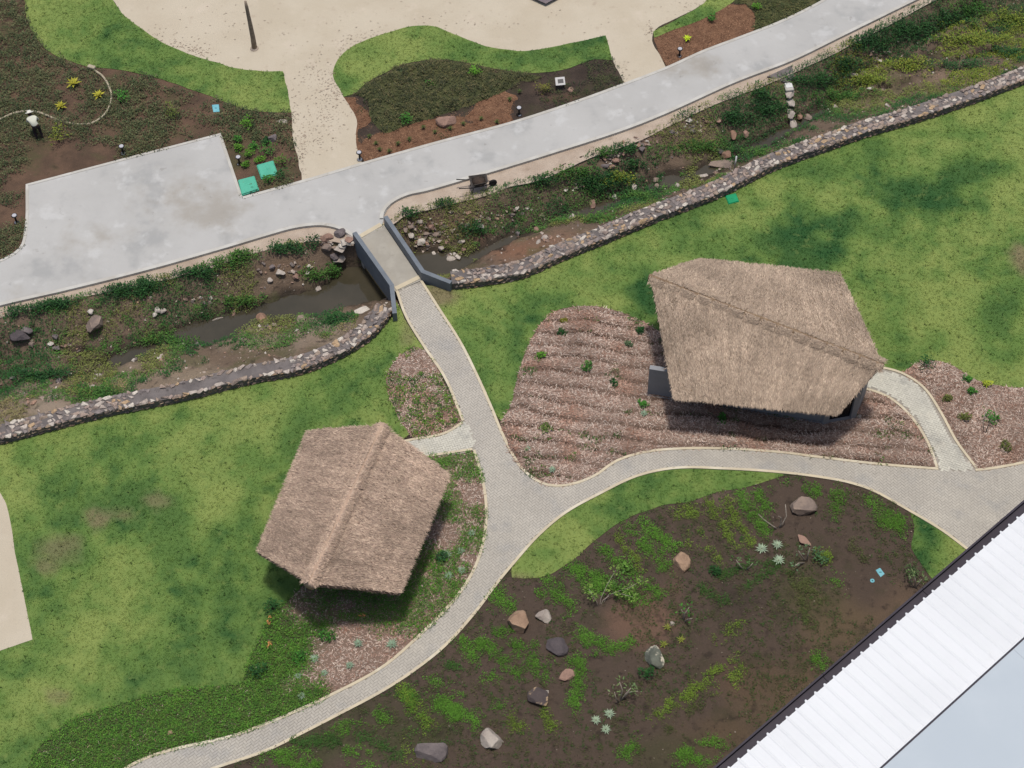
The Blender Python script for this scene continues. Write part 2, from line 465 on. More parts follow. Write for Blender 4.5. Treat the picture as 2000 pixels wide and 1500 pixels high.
V_px = [(-90, 645), (0, 614), (100, 588), (200, 566), (300, 544), (400, 520), (470, 496), (560, 474), (630, 464), (690, 474), (762, 432), (790, 414), (850, 398), (930, 380), (1000, 356), (1050, 345), (1150, 302), (1250, 266), (1300, 241), (1400, 195), (1500, 156), (1560, 130), (1660, 82), (1810, 2), (1900, -45), (2010, -95), (2200, -170)]
Z_W = -1.25
Sn_px = [(-90, 742), (0, 716), (60, 702), (170, 694), (300, 652), (440, 602), (500, 592), (560, 577), (640, 547), (668, 522), (706, 516), (760, 502), (800, 488), (860, 486), (900, 500), (960, 470), (1050, 420), (1100, 402), (1200, 370), (1300, 332), (1350, 324), (1450, 276), (1550, 230), (1650, 170), (1750, 118), (1850, 66), (2000, 16), (2100, -25), (2250, -80)]
Ss_px = [(-90, 770), (0, 756), (60, 736), (200, 722), (300, 690), (420, 672), (480, 642), (600, 616), (650, 608), (700, 592), (765, 577), (800, 546), (862, 540), (905, 520), (960, 490), (1050, 452), (1150, 426), (1250, 386), (1350, 360), (1450, 316), (1560, 252), (1660, 202), (1780, 152), (1900, 110), (2000, 76), (2100, 36), (2250, -20)]
Vl = smooth(W2(V_px, 0.0), 0.6, False)
Sn = smooth(W2(Sn_px, Z_W), 0.6, False)
Ss = smooth(W2(Ss_px, Z_W), 0.6, False)
gap = W2([(800, 596), (850, 572)], 0.0)
Wb = np.vstack([WLb, gap, WRb])
CHAN = np.vstack([Vl, Wb[::-1]])
STREAM = np.vstack([Sn, Ss[::-1]])

def terrain(P):
    """P (n,2) -> z"""
    P = np.asarray(P, float)
    z = (fbm(P[:, 0] * 0.35, P[:, 1] * 0.35, 3, 3) - 0.5) * 0.02
    ins = inpoly(P, CHAN)
    if ins.any():
        Q = P[ins]
        dV = distline(Q, Vl); dN = distline(Q, Sn); dS = distline(Q, Ss); dW = distline(Q, Wb)
        st = inpoly(Q, STREAM)
        tn = dN / (dV + dN + 1e-6); ts = dS / (dS + dW + 1e-6)
        sm = lambda t: t * t * (3 - 2 * t)
        zn = Z_W * (1 - (0.35 * tn + 0.65 * sm(tn)))
        zs = Z_W + (-0.06 - Z_W) * (0.75 * ts + 0.25 * sm(ts))
        zc = np.where(dN < dS, zn, zs)
        edge = np.minimum(np.minimum(dV, dW) / 0.7, 1.0)
        rough = (fbm(Q[:, 0] * 0.8, Q[:, 1] * 0.8, 1, 4) - 0.5) * 0.55 + (fbm(Q[:, 0] * 3.3, Q[:, 1] * 3.3, 2, 3) - 0.5) * 0.16
        zc = zc + rough * edge
        dep = np.minimum(np.minimum(dN, dS) / 0.5, 1.0)
        zst = Z_W - 0.10 - 0.22 * dep + (fbm(Q[:, 0] * 0.5, Q[:, 1] * 0.5, 5, 3) - 0.5) * 0.75
        near = np.linalg.norm(Q - at(735, 545, Z_W)[:2], axis=1)
        zst = zst - 0.35 * np.exp(-(near / 4.0) ** 2)
        qx = proj(np.column_stack([Q, zst]))
        zst = zst + 0.34 * np.clip((qx[:, 0] - 1480) / 300, 0, 1) + 0.24 * np.clip(1 - np.abs(qx[:, 0] - 960) / 70, 0, 1) + 0.13 * np.clip((qx[:, 0] - 1020) / 60, 0, 1) + 0.22 * np.clip((330 - qx[:, 0]) / 250, 0, 1)
        zc = np.where(st, zst, zc)
        z = z.copy(); z[ins] = zc
    return z

def gp(px, py, it=9):
    """picture point -> point standing on the terrain"""
    px = np.atleast_1d(np.asarray(px, float)); py = np.atleast_1d(np.asarray(py, float))
    z = np.zeros(len(px))
    for k in range(it):
        P = unproj(px, py, z)
        z = 0.4 * z + 0.6 * terrain(P[:, :2])
    P = unproj(px, py, z); P[:, 2] = terrain(P[:, :2])
    return P

def g1(x, y):
    return gp([x], [y])[0]

# ------------------------------------------------------------------ outlines (picture points on the garden level)
sand_left = [(220, 0), (241, 28), (270, 52), (315, 82), (367, 105), (420, 122), (472, 136), (518, 140), (553, 140)]
mid_top = [(672, 189), (652, 154), (656, 122), (684, 94), (740, 70), (796, 54), (845, 52), (887, 68), (950, 91), (1020, 100), (1072, 94), (1125, 82), (1183, 70), (1191, 98), (1197, 118)]
P_sand = [(200, -40), (220, 0)] + sand_left[1:] + [(560, 168), (569, 220), (574, 280), (588, 340), (592, 375), (715, 340), (700, 301), (696, 287), (694, 227)] + mid_top + [(1214, 154), (1222, 185), (1310, 150), (1288, 106), (1274, 80), (1280, 58), (1330, 32), (1380, 2), (1402, -40)]
P_sand_edge = P_sand
P_lawn_tl = [(210, -40)] + [(220, 0)] + sand_left[1:] + [(560, 168), (569, 220), (507, 219), (455, 206), (420, 192), (367, 173), (297, 150), (227, 136), (175, 131), (133, 119), (91, 98), (66, 66), (52, 35), (49, 0), (48, -40)]
P_lawn_mid = mid_top + [(1160, 117), (1107, 135), (1037, 143), (967, 135), (897, 121), (845, 117), (796, 124), (757, 140), (715, 163), (694, 182)]
P_lawn_tr = [(1276, 62), (1330, 34), (1380, 2), (1400, -40), (1460, -40), (1430, 5), (1387, 31), (1300, 65), (1278, 74)]
P_mulch_tr = [(1278, 74), (1300, 65), (1387, 31), (1426, 9), (1457, 11), (1475, 32), (1471, 62), (1447, 72), (1370, 101), (1304, 131), (1288, 106)]
P_turf_tr = [(1432, 5), (1460, -40), (1665, -40), (1608, 0), (1524, 42), (1468, 64), (1476, 32), (1457, 10)]
P_bed_mid = [(672, 189), (694, 182), (715, 163), (757, 140), (796, 124), (845, 117), (897, 121), (967, 135), (1037, 143), (1107, 135), (1160, 117), (1197, 114), (1214, 154), (1216, 165), (1120, 200), (1000, 239), (850, 279), (712, 318), (700, 301), (696, 287), (694, 227)]
P_bark_mid = [(672, 189), (705, 192), (719, 210), (733, 252), (757, 261), (810, 241), (860, 228), (915, 210), (985, 178), (1012, 190), (1005, 232), (1000, 239), (850, 279), (712, 318), (700, 301), (696, 287), (694, 227)]
P_turf_mid = [(694, 184), (715, 165), (757, 142), (796, 126), (845, 119), (897, 123), (967, 137), (1037, 145), (1060, 150), (985, 178), (915, 210), (860, 228), (810, 241), (757, 261), (733, 252), (719, 210), (705, 192)]
P_bed_tl = [(-90, -40), (48, -40), (49, 0), (52, 35), (66, 66), (91, 98), (133, 119), (175, 131), (227, 136), (297, 150), (367, 173), (420, 192), (455, 206), (507, 219), (569, 220), (574, 280), (588, 340), (592, 353), (474, 386), (432, 262), (240, 312), (51, 362), (48, 452), (38, 486), (0, 510), (-90, 542)]
bed2_e = [(832, 684), (807, 677), (783, 695), (758, 726), (758, 765), (776, 810), (800, 849)]
lawn_bed3 = [(560, 1176), (532, 1204), (504, 1252), (484, 1300), (472, 1336), (400, 1344), (320, 1352), (260, 1368), (200, 1386), (140, 1408), (92, 1444), (60, 1488), (36, 1545)]
P_lawn_left = [(p[0], p[1] - 8) for p in wall_left_px] + [(775, 590), (790, 622), (828, 684)] + bed2_e[1:] + [(780, 866), (700, 930), (640, 1080)] + lawn_bed3 + [(-90, 1545)]
P_sand_l = [(0, 962), (12, 985), (30, 1080), (50, 1180), (64, 1250), (0, 1272), (-90, 1296), (-90, 950)]
mulch4_e = [(979, 824), (1000, 782), (1010, 737), (1028, 684), (1038, 660), (1063, 625), (1091, 606), (1140, 598), (1192, 604), (1238, 621), (1273, 639)]
bed5_e = [(1758, 732), (1788, 710), (1824, 704), (1860, 714), (1900, 738), (1952, 754), (2000, 758), (2095, 766)]
P_lawn_right = [(p[0], p[1] - 8) for p in wall_right_px] + [(2240, 766)] + bed5_e[::-1][1:] + [(1724, 724), (1640, 735), (1400, 690), (1300, 652)] + mulch4_e[::-1] + [(965, 806), (937, 746), (900, 676), (856, 606), (826, 556), (850, 560)]
P_bed2 = bed2_e + [(820, 862), (905, 838), (898, 812), (864, 744)]
path_left = [(773, 570), (790, 618), (825, 677), (867, 740), (902, 824), (923, 881), (935, 920), (946, 976), (944, 1046), (925, 1109), (890, 1165), (820, 1238), (747, 1301), (642, 1358), (570, 1391), (510, 1416), (450, 1437), (340, 1462), (288, 1478), (244, 1500), (205, 1530)]
path_low = [(330, 1535), (432, 1500), (520, 1470), (600, 1431), (660, 1400), (750, 1352), (810, 1313), (870, 1265), (930, 1199), (975, 1139), (1004, 1104), (1052, 1050), (1105, 1005), (1175, 966), (1245, 933), (1315, 918), (1420, 919), (1525, 926), (1612, 937), (1654, 945), (1698, 959), (1770, 998), (1840, 1040), (1884, 1073), (1960, 1130), (2100, 1260)]
path_top = [(2095, 878), (2000, 902), (1920, 916), (1904, 917), (1832, 915), (1720, 906), (1600, 892), (1520, 882), (1400, 875), (1320, 876), (1260, 882), (1204, 899), (1157, 930), (1115, 945), (1085, 948), (1060, 943), (1023, 916), (988, 857), (962, 796), (937, 740), (902, 670), (860, 604), (825, 549)]
P_path = path_left + path_low + path_top
P_branch_l = [(902, 825), (870, 845), (805, 858), (740, 872), (760, 910), (846, 893), (923, 881), (934, 872), (918, 826)]
P_branch_r = [(1832, 914), (1816, 870), (1784, 818), (1740, 778), (1688, 758), (1640, 752), (1650, 716), (1724, 722), (1760, 732), (1800, 758), (1836, 810), (1864, 862), (1904, 916), (1900, 924), (1836, 924)]
P_mulch4 = mulch4_e + [(1300, 652), (1400, 690), (1640, 735), (1690, 757), (1740, 778), (1784, 818), (1816, 870), (1834, 920), (1720, 912), (1600, 898), (1520, 888), (1400, 881), (1320, 882), (1260, 888), (1204, 905), (1157, 936), (1115, 951), (1085, 954), (1056, 949), (1017, 920), (982, 860)]
P_mulch5 = bed5_e + [(2095, 884), (2000, 908), (1920, 922), (1902, 922), (1864, 862), (1836, 810), (1800, 758), (1760, 734)]
P_bed3 = lawn_bed3 + [(200, 1540), (240, 1504), (288, 1482), (340, 1466), (450, 1441), (510, 1420), (570, 1395), (642, 1362), (747, 1305), (823, 1240), (893, 1167), (929, 1110), (948, 1046), (950, 976), (938, 918), (926, 885), (846, 891), (760, 908), (640, 1080)]
lawn3_e = [(1530, 930), (1472, 949), (1402, 961), (1350, 979), (1297, 987), (1245, 1005), (1192, 1033), (1157, 1061), (1122, 1092), (1070, 1124), (1028, 1131), (1000, 1128)]
P_lawn3 = lawn3_e + [(1000, 1106), (1050, 1050), (1103, 1004), (1173, 964), (1243, 930), (1315, 914), (1420, 915), (1525, 922)]
P_lawn4 = [(1776, 1000), (1840, 1038), (1884, 1071), (1960, 1128), (2000, 1200), (1900, 1250), (1822, 1133), (1800, 1104), (1781, 1071), (1785, 1030)]
P_bed6 = [(330, 1540), (432, 1498), (520, 1468), (600, 1428), (660, 1398), (750, 1350), (810, 1310), (868, 1263), (928, 1196), (972, 1137), (1000, 1126)] + lawn3_e[::-1][1:] + [(1612, 935), (1654, 943), (1698, 957), (1774, 1000), (1785, 1030), (1781, 1071), (1800, 1104), (1822, 1133), (1900, 1250), (1900, 1560), (330, 1560)]
P_road = [(1665, -40), (1608, 0), (1524, 42), (1447, 72), (1370, 101), (1304, 131), (1216, 165), (1120, 200), (1000, 239), (850, 279), (712, 318), (600, 351), (474, 386), (432, 262), (240, 312), (51, 362), (48, 452), (38, 486), (0, 510), (-90, 542), (-90, 627), (0, 601), (130, 571), (297, 529), (455, 484), (525, 463), (577, 449), (630, 444), (665, 452), (692, 470), (705, 466), (747, 440), (751, 420), (765, 401), (796, 385), (832, 377), (915, 353), (950, 343), (1090, 300), (1230, 254), (1300, 226), (1440, 163), (1545, 123), (1650, 72), (1797, 0), (1880, -40)]
P_verge_l = [(-90, 625), (0, 599), (130, 569), (297, 527), (455, 482), (525, 461), (577, 447), (630, 442), (665, 450), (694, 470), (690, 480), (630, 470), (560, 480), (470, 502), (400, 527), (300, 551), (200, 572), (100, 594), (0, 620), (-90, 652)]
P_verge_r = [(747, 440), (751, 418), (765, 399), (796, 383), (832, 375), (915, 351), (950, 341), (1090, 298), (1230, 252), (1300, 224), (1440, 161), (1545, 121), (1650, 70), (1797, -2), (1880, -42), (1905, -42), (1812, 8), (1662, 88), (1562, 137), (1502, 163), (1402, 202), (1302, 248), (1252, 273), (1152, 309), (1052, 352), (1002, 363), (932, 387), (852, 405), (792, 422), (762, 440)]
P_dry6 = [(1560, 1230), (1650, 1180), (1720, 1190), (1800, 1140), (1900, 1200), (1700, 1420), (1440, 1520), (1330, 1520), (1380, 1440), (1470, 1330)]

# ------------------------------------------------------------------ sheets
def sheet(name, pxpoly, zoff, m, step=0.6, jit=0.0, relief=None, colf=None, label=None, cat=None, kind='structure', world_poly=None, smoothp=True, skirt=True):
    w = smooth(W2(pxpoly), 0.3) if smoothp else W2(pxpoly)
    if jit:
        a = fbm(w[:, 0] * 1.7, w[:, 1] * 1.7, 4, 3) - 0.5
        b = fbm(w[:, 0] * 1.7 + 40, w[:, 1] * 1.7, 5, 3) - 0.5
        w = w + np.stack([a, b], -1) * jit * 2
    lo = w.min(0); hi = w.max(0)
    gx, gy = np.meshgrid(np.arange(lo[0], hi[0], step), np.arange(lo[1], hi[1], step))
    g = np.stack([gx.ravel(), gy.ravel()], -1) + (rng.random((gx.size, 2)) - .5) * step * .5
    g = g[inpoly(g, w)]
    if len(g): g = g[distline(g, np.vstack([w, w[:1]])) > step * 0.35]
    nb = len(w)
    allv = [Vector((float(p[0]), float(p[1]))) for p in np.vstack([w, g])]
    edges = [(i, (i + 1) % nb) for i in range(nb)]
    res = geometry.delaunay_2d_cdt(allv, edges, [], 1, 1e-4)
    V = np.array([[v.x, v.y] for v in res[0]])
    F = np.array([f for f in res[2] if len(f) == 3])
    z = terrain(V)
    z = np.maximum(z, -0.02) + zoff
    if relief is not None:
        d = np.minimum(distline(V, np.vstack([w, w[:1]])) / 0.4, 1)
        z = z + relief(V) * d
    V3 = np.column_stack([V, z])
    n = len(V3)
    faces = [F]
    if skirt:
        S = np.column_stack([w, np.zeros(nb) - 0.05]); T = np.column_stack([w, np.maximum(terrain(w), -0.02) + zoff])
        V3 = np.vstack([V3, T, S]); i = np.arange(nb); j = (i + 1) % nb
        faces.append(np.stack([n + i, n + nb + i, n + nb + j, n + j], -1))
    me = npmesh(name, V3, faces, colf(V3[:, :2]) if colf else None, True)
    # normals up
    bm = bmesh.new(); bm.from_mesh(me)
    for f in bm.faces:
        if f.normal.z < -0.1: f.normal_flip()
    bm.to_mesh(me); bm.free()
    o = link(name, me, None, m)
    tag(o, label, cat, None, kind)
    return o, w

# the garden ground with the channel carved into it
def axis(lo, hi, s, far):
    fine = np.arange(lo, hi + s, s)
    ext = np.cumsum(1.0 * 1.6 ** np.arange(0, 13))
    ext = ext[ext < far]
    return np.concatenate([(lo - ext)[::-1], fine, hi + s + ext])
xs = axis(-34, 36, 0.2, 500); ys = axis(-22, 34, 0.2, 500)
GX, GY = np.meshgrid(xs, ys)
G2 = np.stack([GX.ravel(), GY.ravel()], -1)
GZ = terrain(G2)
nx, ny = len(xs), len(ys)
ii = (np.arange(ny - 1)[:, None] * nx + np.arange(nx - 1)[None]).ravel()
QF = np.stack([ii, ii + 1, ii + nx + 1, ii + nx], -1)
_terr0 = terrain
_GZ = GZ.reshape(ny, nx)
def terrain(P):
    """height read back from the ground mesh"""
    P = np.asarray(P, float)
    i = np.clip(np.searchsorted(xs, P[:, 0]) - 1, 0, nx - 2); j = np.clip(np.searchsorted(ys, P[:, 1]) - 1, 0, ny - 2)
    u = np.clip((P[:, 0] - xs[i]) / (xs[i + 1] - xs[i]), 0, 1); v = np.clip((P[:, 1] - ys[j]) / (ys[j + 1] - ys[j]), 0, 1)
    return (_GZ[j, i] * (1 - u) + _GZ[j, i + 1] * u) * (1 - v) + (_GZ[j + 1, i] * (1 - u) + _GZ[j + 1, i + 1] * u) * v
cen = G2[QF].mean(1)
inch = inpoly(cen, CHAN)
GV = np.column_stack([G2, GZ])
def sub(name, F, m):
    used, inv = np.unique(F.ravel(), return_inverse=True)
    return link(name, npmesh(name, GV[used], inv.reshape(F.shape), None, True), None, m)
tag(sub('ground', QF[~inch], MT['soil']), 'dark brown garden soil under the beds and lawns', 'ground', kind='structure')
def bank_col(P3):
    px = proj(P3); P = P3[:, :2]; c = np.tile(A(116, 99, 83), (len(P), 1))
    wob = (fbm(P[:, 0] * .7, P[:, 1] * .7, 4, 4) - .5) * 2
    wet = np.clip((Z_W + .16 - P3[:, 2]) / .2, 0, 1)[:, None]
    for x, y, a, b, k, cc in ((1020, 490, 80, 22, .9, A(140, 104, 82)), (1110, 462, 50, 14, .8, A(136, 108, 88)), (80, 800, 130, 40, .9, A(158, 142, 124)), (380, 740, 190, 30, .8, A(152, 136, 116)), (560, 660, 110, 26, .8, A(150, 134, 116)), (650, 630, 60, 20, .7, A(150, 134, 118)), (860, 440, 70, 26, .6, A(112, 84, 66)), (1000, 410, 60, 12, .6, A(92, 76, 64)), (1560, 300, 60, 14, .6, A(134, 116, 98)), (1720, 205, 90, 14, .7, A(136, 116, 98)), (1830, 150, 80, 12, .7, A(140, 120, 100)), (1700, 100, 50, 16, .6, A(120, 96, 80)), (560, 520, 60, 16, .6, A(120, 98, 78)), (1290, 260, 60, 14, .5, A(130, 108, 92))):
        r = np.sqrt(((px[:, 0] - x) / a) ** 2 + ((px[:, 1] - y) / b) ** 2) + wob
        t = (np.clip((1.5 - r) * .9, 0, 1) * k)[:, None]; c = c * (1 - t) + cc * t
    return c * (1 - wet) + A(62, 54, 44) * wet
def sub_bank(name, F, m):
    used, inv = np.unique(F.ravel(), return_inverse=True)
    return link(name, npmesh(name, GV[used], inv.reshape(F.shape), bank_col(GV[used]), True), None, m)
tag(sub_bank('stream_bank', QF[inch], MT['bank_soil']), 'weedy earth banks of the sunken stream channel', 'bank', kind='structure')

# water, one sheet, dry ground rises out of it
ws = STREAM
wmid = STREAM.mean(0)
wv = np.vstack([offset_line(Sn, 0.55), offset_line(Ss, -0.55)[::-1]])
res = geometry.delaunay_2d_cdt([Vector((float(a), float(b))) for a, b in wv], [(i, (i + 1) % len(wv)) for i in range(len(wv))], [], 1, 1e-4)
me = npmesh('stream_water', np.array([[v.x, v.y, Z_W - 0.16] for v in res[0]]), np.array([f for f in res[2] if len(f) == 3]))
tag(link('stream_water', me, None, MT['water']), 'shallow murky brown water lying in the stream channel', 'water', kind='structure')

# ------------------------------------------------------------------ lawns
dark_spots = [(1500, 470, 80, 40, .8), (1640, 425, 90, 50, .95), (1760, 375, 100, 44, .9), (1870, 340, 60, 34, .8), (1570, 480, 70, 44, .8), (1700, 450, 60, 30, .6), (1950, 620, 50, 70, .7), (1380, 480, 60, 25, .5),
              (1270, 590, 40, 70, 1.0), (1750, 640, 40, 40, .5), (1560, 330, 120, 14, .6), (1400, 400, 80, 14, .6), (1800, 262, 120, 12, .6), (1090, 690, 12, 60, .3), (930, 720, 14, 60, .5), (945, 770, 10, 40, .6),
              (270, 990, 90, 40, .7), (130, 1080, 70, 40, .6), (330, 1050, 60, 60, .6), (310, 1310, 90, 40, .8), (420, 1240, 50, 60, .6), (560, 870, 40, 60, .7), (470, 890, 60, 40, .5), (430, 740, 90, 14, .3), (740, 660, 40, 30, .4),
              (1170, 1000, 40, 22, .4), (1060, 1080, 40, 16, .5), (1270, 960, 40, 14, .4), (1810, 1040, 26, 40, 1.0), (1790, 1090, 20, 30, .8), (300, 40, 60, 30, .2), (180, 30, 40, 40, .4), (360, 100, 60, 20, .4),
              (900, 90, 60, 20, .6), (1000, 112, 90, 12, .7), (1150, 95, 40, 14, .5), (720, 95, 40, 16, .3), (1180, 560, 80, 26, .4), (60, 1440, 60, 30, .3)]
bare_spots = [(190, 1015, 24, 14, .8), (240, 1010, 26, 12, .6), (110, 1070, 40, 26, .6), (90, 1110, 24, 18, .6), (110, 1360, 26, 14, .6), (1990, 500, 20, 24, .9), (850, 575, 24, 16, .9), (800, 640, 16, 30, .6), (1020, 1126, 26, 10, .8), (305, 978, 20, 10, .6)]
C_LIGHT = A(138, 155, 82); C_MID = A(102, 132, 63); C_DARK = A(44, 87, 41); C_BARE = A(134, 122, 92)
def lawn_col(P):
    n = fbm(P[:, 0] * 0.33, P[:, 1] * 0.33, 1, 4); n2 = fbm(P[:, 0] * 1.5, P[:, 1] * 1.5, 2, 3)
    n3 = fbm(P[:, 0] * 3.6, P[:, 1] * 3.6, 4, 2)
    t = np.clip((n - 0.34) / 0.3, 0, 1) * 0.6 + (n2 - 0.5) * 0.85 + (n3 - .5) * .45
    px = proj(np.column_stack([P, np.zeros(len(P))]))
    bare = np.zeros(len(P))
    wob = (fbm(P[:, 0] * 0.55, P[:, 1] * 0.55, 6, 4) - 0.5) * 3.4 + (n2 - .5) * 1.0
    for x, y, a, b, s in dark_spots:
        r = np.sqrt(((px[:, 0] - x) / a) ** 2 + ((px[:, 1] - y) / b) ** 2) + wob
        t = np.maximum(t, s * np.clip((1.7 - r) * .8, 0, 1) * .95 + t * 0.2)
    for x, y, a, b, s in bare_spots:
        r = np.sqrt(((px[:, 0] - x) / a) ** 2 + ((px[:, 1] - y) / b) ** 2) + wob
        bare = np.maximum(bare, s * np.clip(1.4 - r, 0, 1))
    t = np.clip(t, 0, 1)[:, None]
    c = np.where(t < .5, C_LIGHT + (C_MID - C_LIGHT) * t * 2, C_MID + (C_DARK - C_MID) * (t - .5) * 2)
    b = np.clip(bare, 0, 1)[:, None]
    return c * (1 - b) + C_BARE * b
LAWNS = []
for poly, lab in ((P_lawn_left, 'large lawn between the left stone wall and the left thatched hut'), (P_lawn_right, 'large mottled lawn around the back of the right thatched hut'),
                  (P_lawn3, 'narrow crescent of lawn below the curved brick path'), (P_lawn4, 'small lawn corner beside the white metal roof'),
                  (P_lawn_tl, 'curved lawn strip left of the pale sand'), (P_lawn_mid, 'wavy lawn strip around the middle sand bed'), (P_lawn_tr, 'thin lawn strip at the top right of the sand')):
    o, w = sheet('lawn', poly, 0.03, MT['lawn'], 0.3, 0.05, colf=lawn_col, label=lab, cat='lawn')
    LAWNS.append(w)

# ------------------------------------------------------------------ beds, sand
sheet('planting_bed', P_bed_tl, 0.008, MT['red_soil'], 0.5, 0.08, relief=lambda P: np.clip(fbm(P[:, 0] * .8, P[:, 1] * .8, 2) - .45, 0, 1) * .35, label='reddish brown planting bed around the concrete parking pad', cat='planting bed')
o, w_bark = sheet('planting_bed', P_bed_mid, 0.008, MT['soil'], 0.5, 0.08, relief=lambda P: np.clip(fbm(P[:, 0] * .8, P[:, 1] * .8, 2) - .45, 0, 1) * .3, label='dark soil bed between wavy lawn strip and concrete road', cat='planting bed')
o, w_barkm = sheet('planting_bed', P_bark_mid, 0.02, MT['bark'], 0.4, 0.1, relief=lambda P: fbm(P[:, 0] * 1.5, P[:, 1] * 1.5, 2) * .06, label='red brown bark bed with small tufts along the concrete road', cat='planting bed')
o, w_turfm = sheet('dull_grass', P_turf_mid, 0.03, MT['dull_turf'], 0.5, 0.12, relief=lambda P: fbm(P[:, 0] * .5, P[:, 1] * .5, 2) * .35, label='low olive grass mound above the red brown bark bed', cat='grass')
o, w_marktr = sheet('planting_bed', P_mulch_tr, 0.02, MT['bark'], 0.4, 0.08, relief=lambda P: fbm(P[:, 0] * 1.5, P[:, 1] * 1.5, 2) * .06, label='red brown bark bed at the top right beside the road', cat='planting bed')
o, w_turftr = sheet('dull_grass', P_turf_tr, 0.015, MT['dull_turf'], 0.5, 0.08, label='olive rough grass beside the road at the top edge', cat='grass')
o, W_SAND = sheet('sand', P_sand, 0.02, MT['sand'], 0.6, 0.08, relief=lambda P: (fbm(P[:, 0] * .9, P[:, 1] * .9, 2) - .5) * .05, label='wide pale sand area at the top', cat='sand')
o, W_SANDL = sheet('sand', P_sand_l, 0.045, MT['sand'], 0.5, 0.02, label='pale sand patch at the left edge of the lawn', cat='sand')
sheet('sand_verge', P_verge_l, 0.012, MT['verge'], 0.4, 0.05, label='narrow sandy verge under the road left of the footbridge', cat='verge')
sheet('sand_verge', P_verge_r, 0.012, MT['verge'], 0.4, 0.05, label='narrow sandy verge under the road right of the footbridge', cat='verge')
rowdir = (at(1230, 705) - at(1080, 690))[:2]; rowdir /= np.linalg.norm(rowdir)
rown = np.array([-rowdir[1], rowdir[0]])
def row_d(P): return P @ rown + (fbm(P[:, 0] * .25, P[:, 1] * .25, 3) - .5) * .9 + (fbm(P[:, 0] * 1.2, P[:, 1] * 1.2, 5, 2) - .5) * .22
def furrow(P):
    d = row_d(P)
    amp = .35 + 1.1 * np.clip(fbm(P[:, 0] * .45, P[:, 1] * .45, 6, 3) - .22, 0, .6)
    return 0.02 + 0.21 * amp * np.abs(np.sin(math.pi * d / 0.74)) ** .6 + (fbm(P[:, 0] * 3, P[:, 1] * 3, 2) - .5) * .06
rough_relief = lambda P: 0.03 + fbm(P[:, 0] * 1.5, P[:, 1] * 1.5, 2) * .12
def ridge(P): return np.abs(np.sin(math.pi * row_d(P) / 0.74))
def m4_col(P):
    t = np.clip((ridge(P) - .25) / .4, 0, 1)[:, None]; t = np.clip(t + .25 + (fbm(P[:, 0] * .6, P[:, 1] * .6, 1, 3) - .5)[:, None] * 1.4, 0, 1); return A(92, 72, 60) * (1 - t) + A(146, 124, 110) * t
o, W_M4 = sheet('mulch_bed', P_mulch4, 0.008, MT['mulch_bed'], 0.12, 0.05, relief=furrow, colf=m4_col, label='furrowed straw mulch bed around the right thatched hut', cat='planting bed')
o, W_M5 = sheet('mulch_bed', P_mulch5, 0.008, MT['mulch'], 0.2, 0.05, relief=rough_relief, label='straw mulch bed at the right edge beside the curved side path', cat='planting bed')
o, W_B2 = sheet('mulch_bed', P_bed2, 0.008, MT['mulch'], 0.2, 0.05, relief=rough_relief, label='small weedy mulch bed left of the straight brick path', cat='planting bed')
def b3_green(P):
    px = proj(np.column_stack([P, np.zeros(len(P))])); x, y = px[:, 0], px[:, 1]
    w_ = (fbm(P[:, 0] * .8, P[:, 1] * .8, 4, 3) - .5) * 120
    return np.clip(np.maximum((620 - x + w_) / 60, ((y - 1335) + w_ * .4) / 20 * (x < 640)), 0, 1)
def b3_col(P):
    g = b3_green(P)[:, None]; return A(140, 118, 104) * (1 - g) + A(72, 84, 46) * g
o, W_B3 = sheet('mulch_bed', P_bed3, 0.006, MT['mulch_bed'], 0.25, 0.06, relief=rough_relief, colf=lambda P: b3_col(P), label='green and mulch bed around the left thatched hut', cat='planting bed')
def blobs(P, base, spots, wobble=2.0):
    px = proj(np.column_stack([P, np.zeros(len(P))])); c = np.tile(base, (len(P), 1))
    wob = (fbm(P[:, 0] * .7, P[:, 1] * .7, 4, 4) - .5) * wobble
    for x, y, a, b, k, cc in spots:
        r = np.sqrt(((px[:, 0] - x) / a) ** 2 + ((px[:, 1] - y) / b) ** 2) + wob
        t = (np.clip((1.5 - r) * .9, 0, 1) * k)[:, None]; c = c * (1 - t) + cc * t
    return c
bed6_col = lambda P: blobs(P, A(84, 71, 61), [(1255, 1215, 60, 50, .8, A(118, 92, 76)), (1320, 1150, 20, 50, .6, A(110, 86, 72)), (1640, 1230, 80, 60, .75, A(104, 88, 66)), (1540, 1360, 90, 60, .75, A(98, 82, 62)), (1440, 1440, 90, 40, .7, A(96, 80, 60)), (1760, 1180, 60, 40, .7, A(112, 92, 74)), (1450, 1320, 50, 30, .5, A(94, 74, 60)), (1200, 1000, 90, 26, .5, A(104, 88, 76)), (900, 1260, 50, 40, .4, A(96, 80, 68)), (1400, 975, 80, 12, .6, A(116, 98, 88)),
    (640, 1450, 160, 40, .6, A(66, 74, 40)), (800, 1400, 100, 60, .4, A(62, 66, 40)), (1420, 1180, 60, 50, .6, A(56, 50, 42)), (1280, 1470, 90, 30, .5, A(70, 72, 44)), (1580, 1150, 50, 60, .5, A(74, 74, 48))])
o, W_B6 = sheet('planting_bed', P_bed6, 0.008, MT['soil_bed'], 0.3, 0.04, colf=lambda P: bed6_col(P), relief=lambda P: 0.02 + fbm(P[:, 0] * .9, P[:, 1] * .9, 2) * .14, label='large dark soil bed with boulders beside the white roof', cat='planting bed')

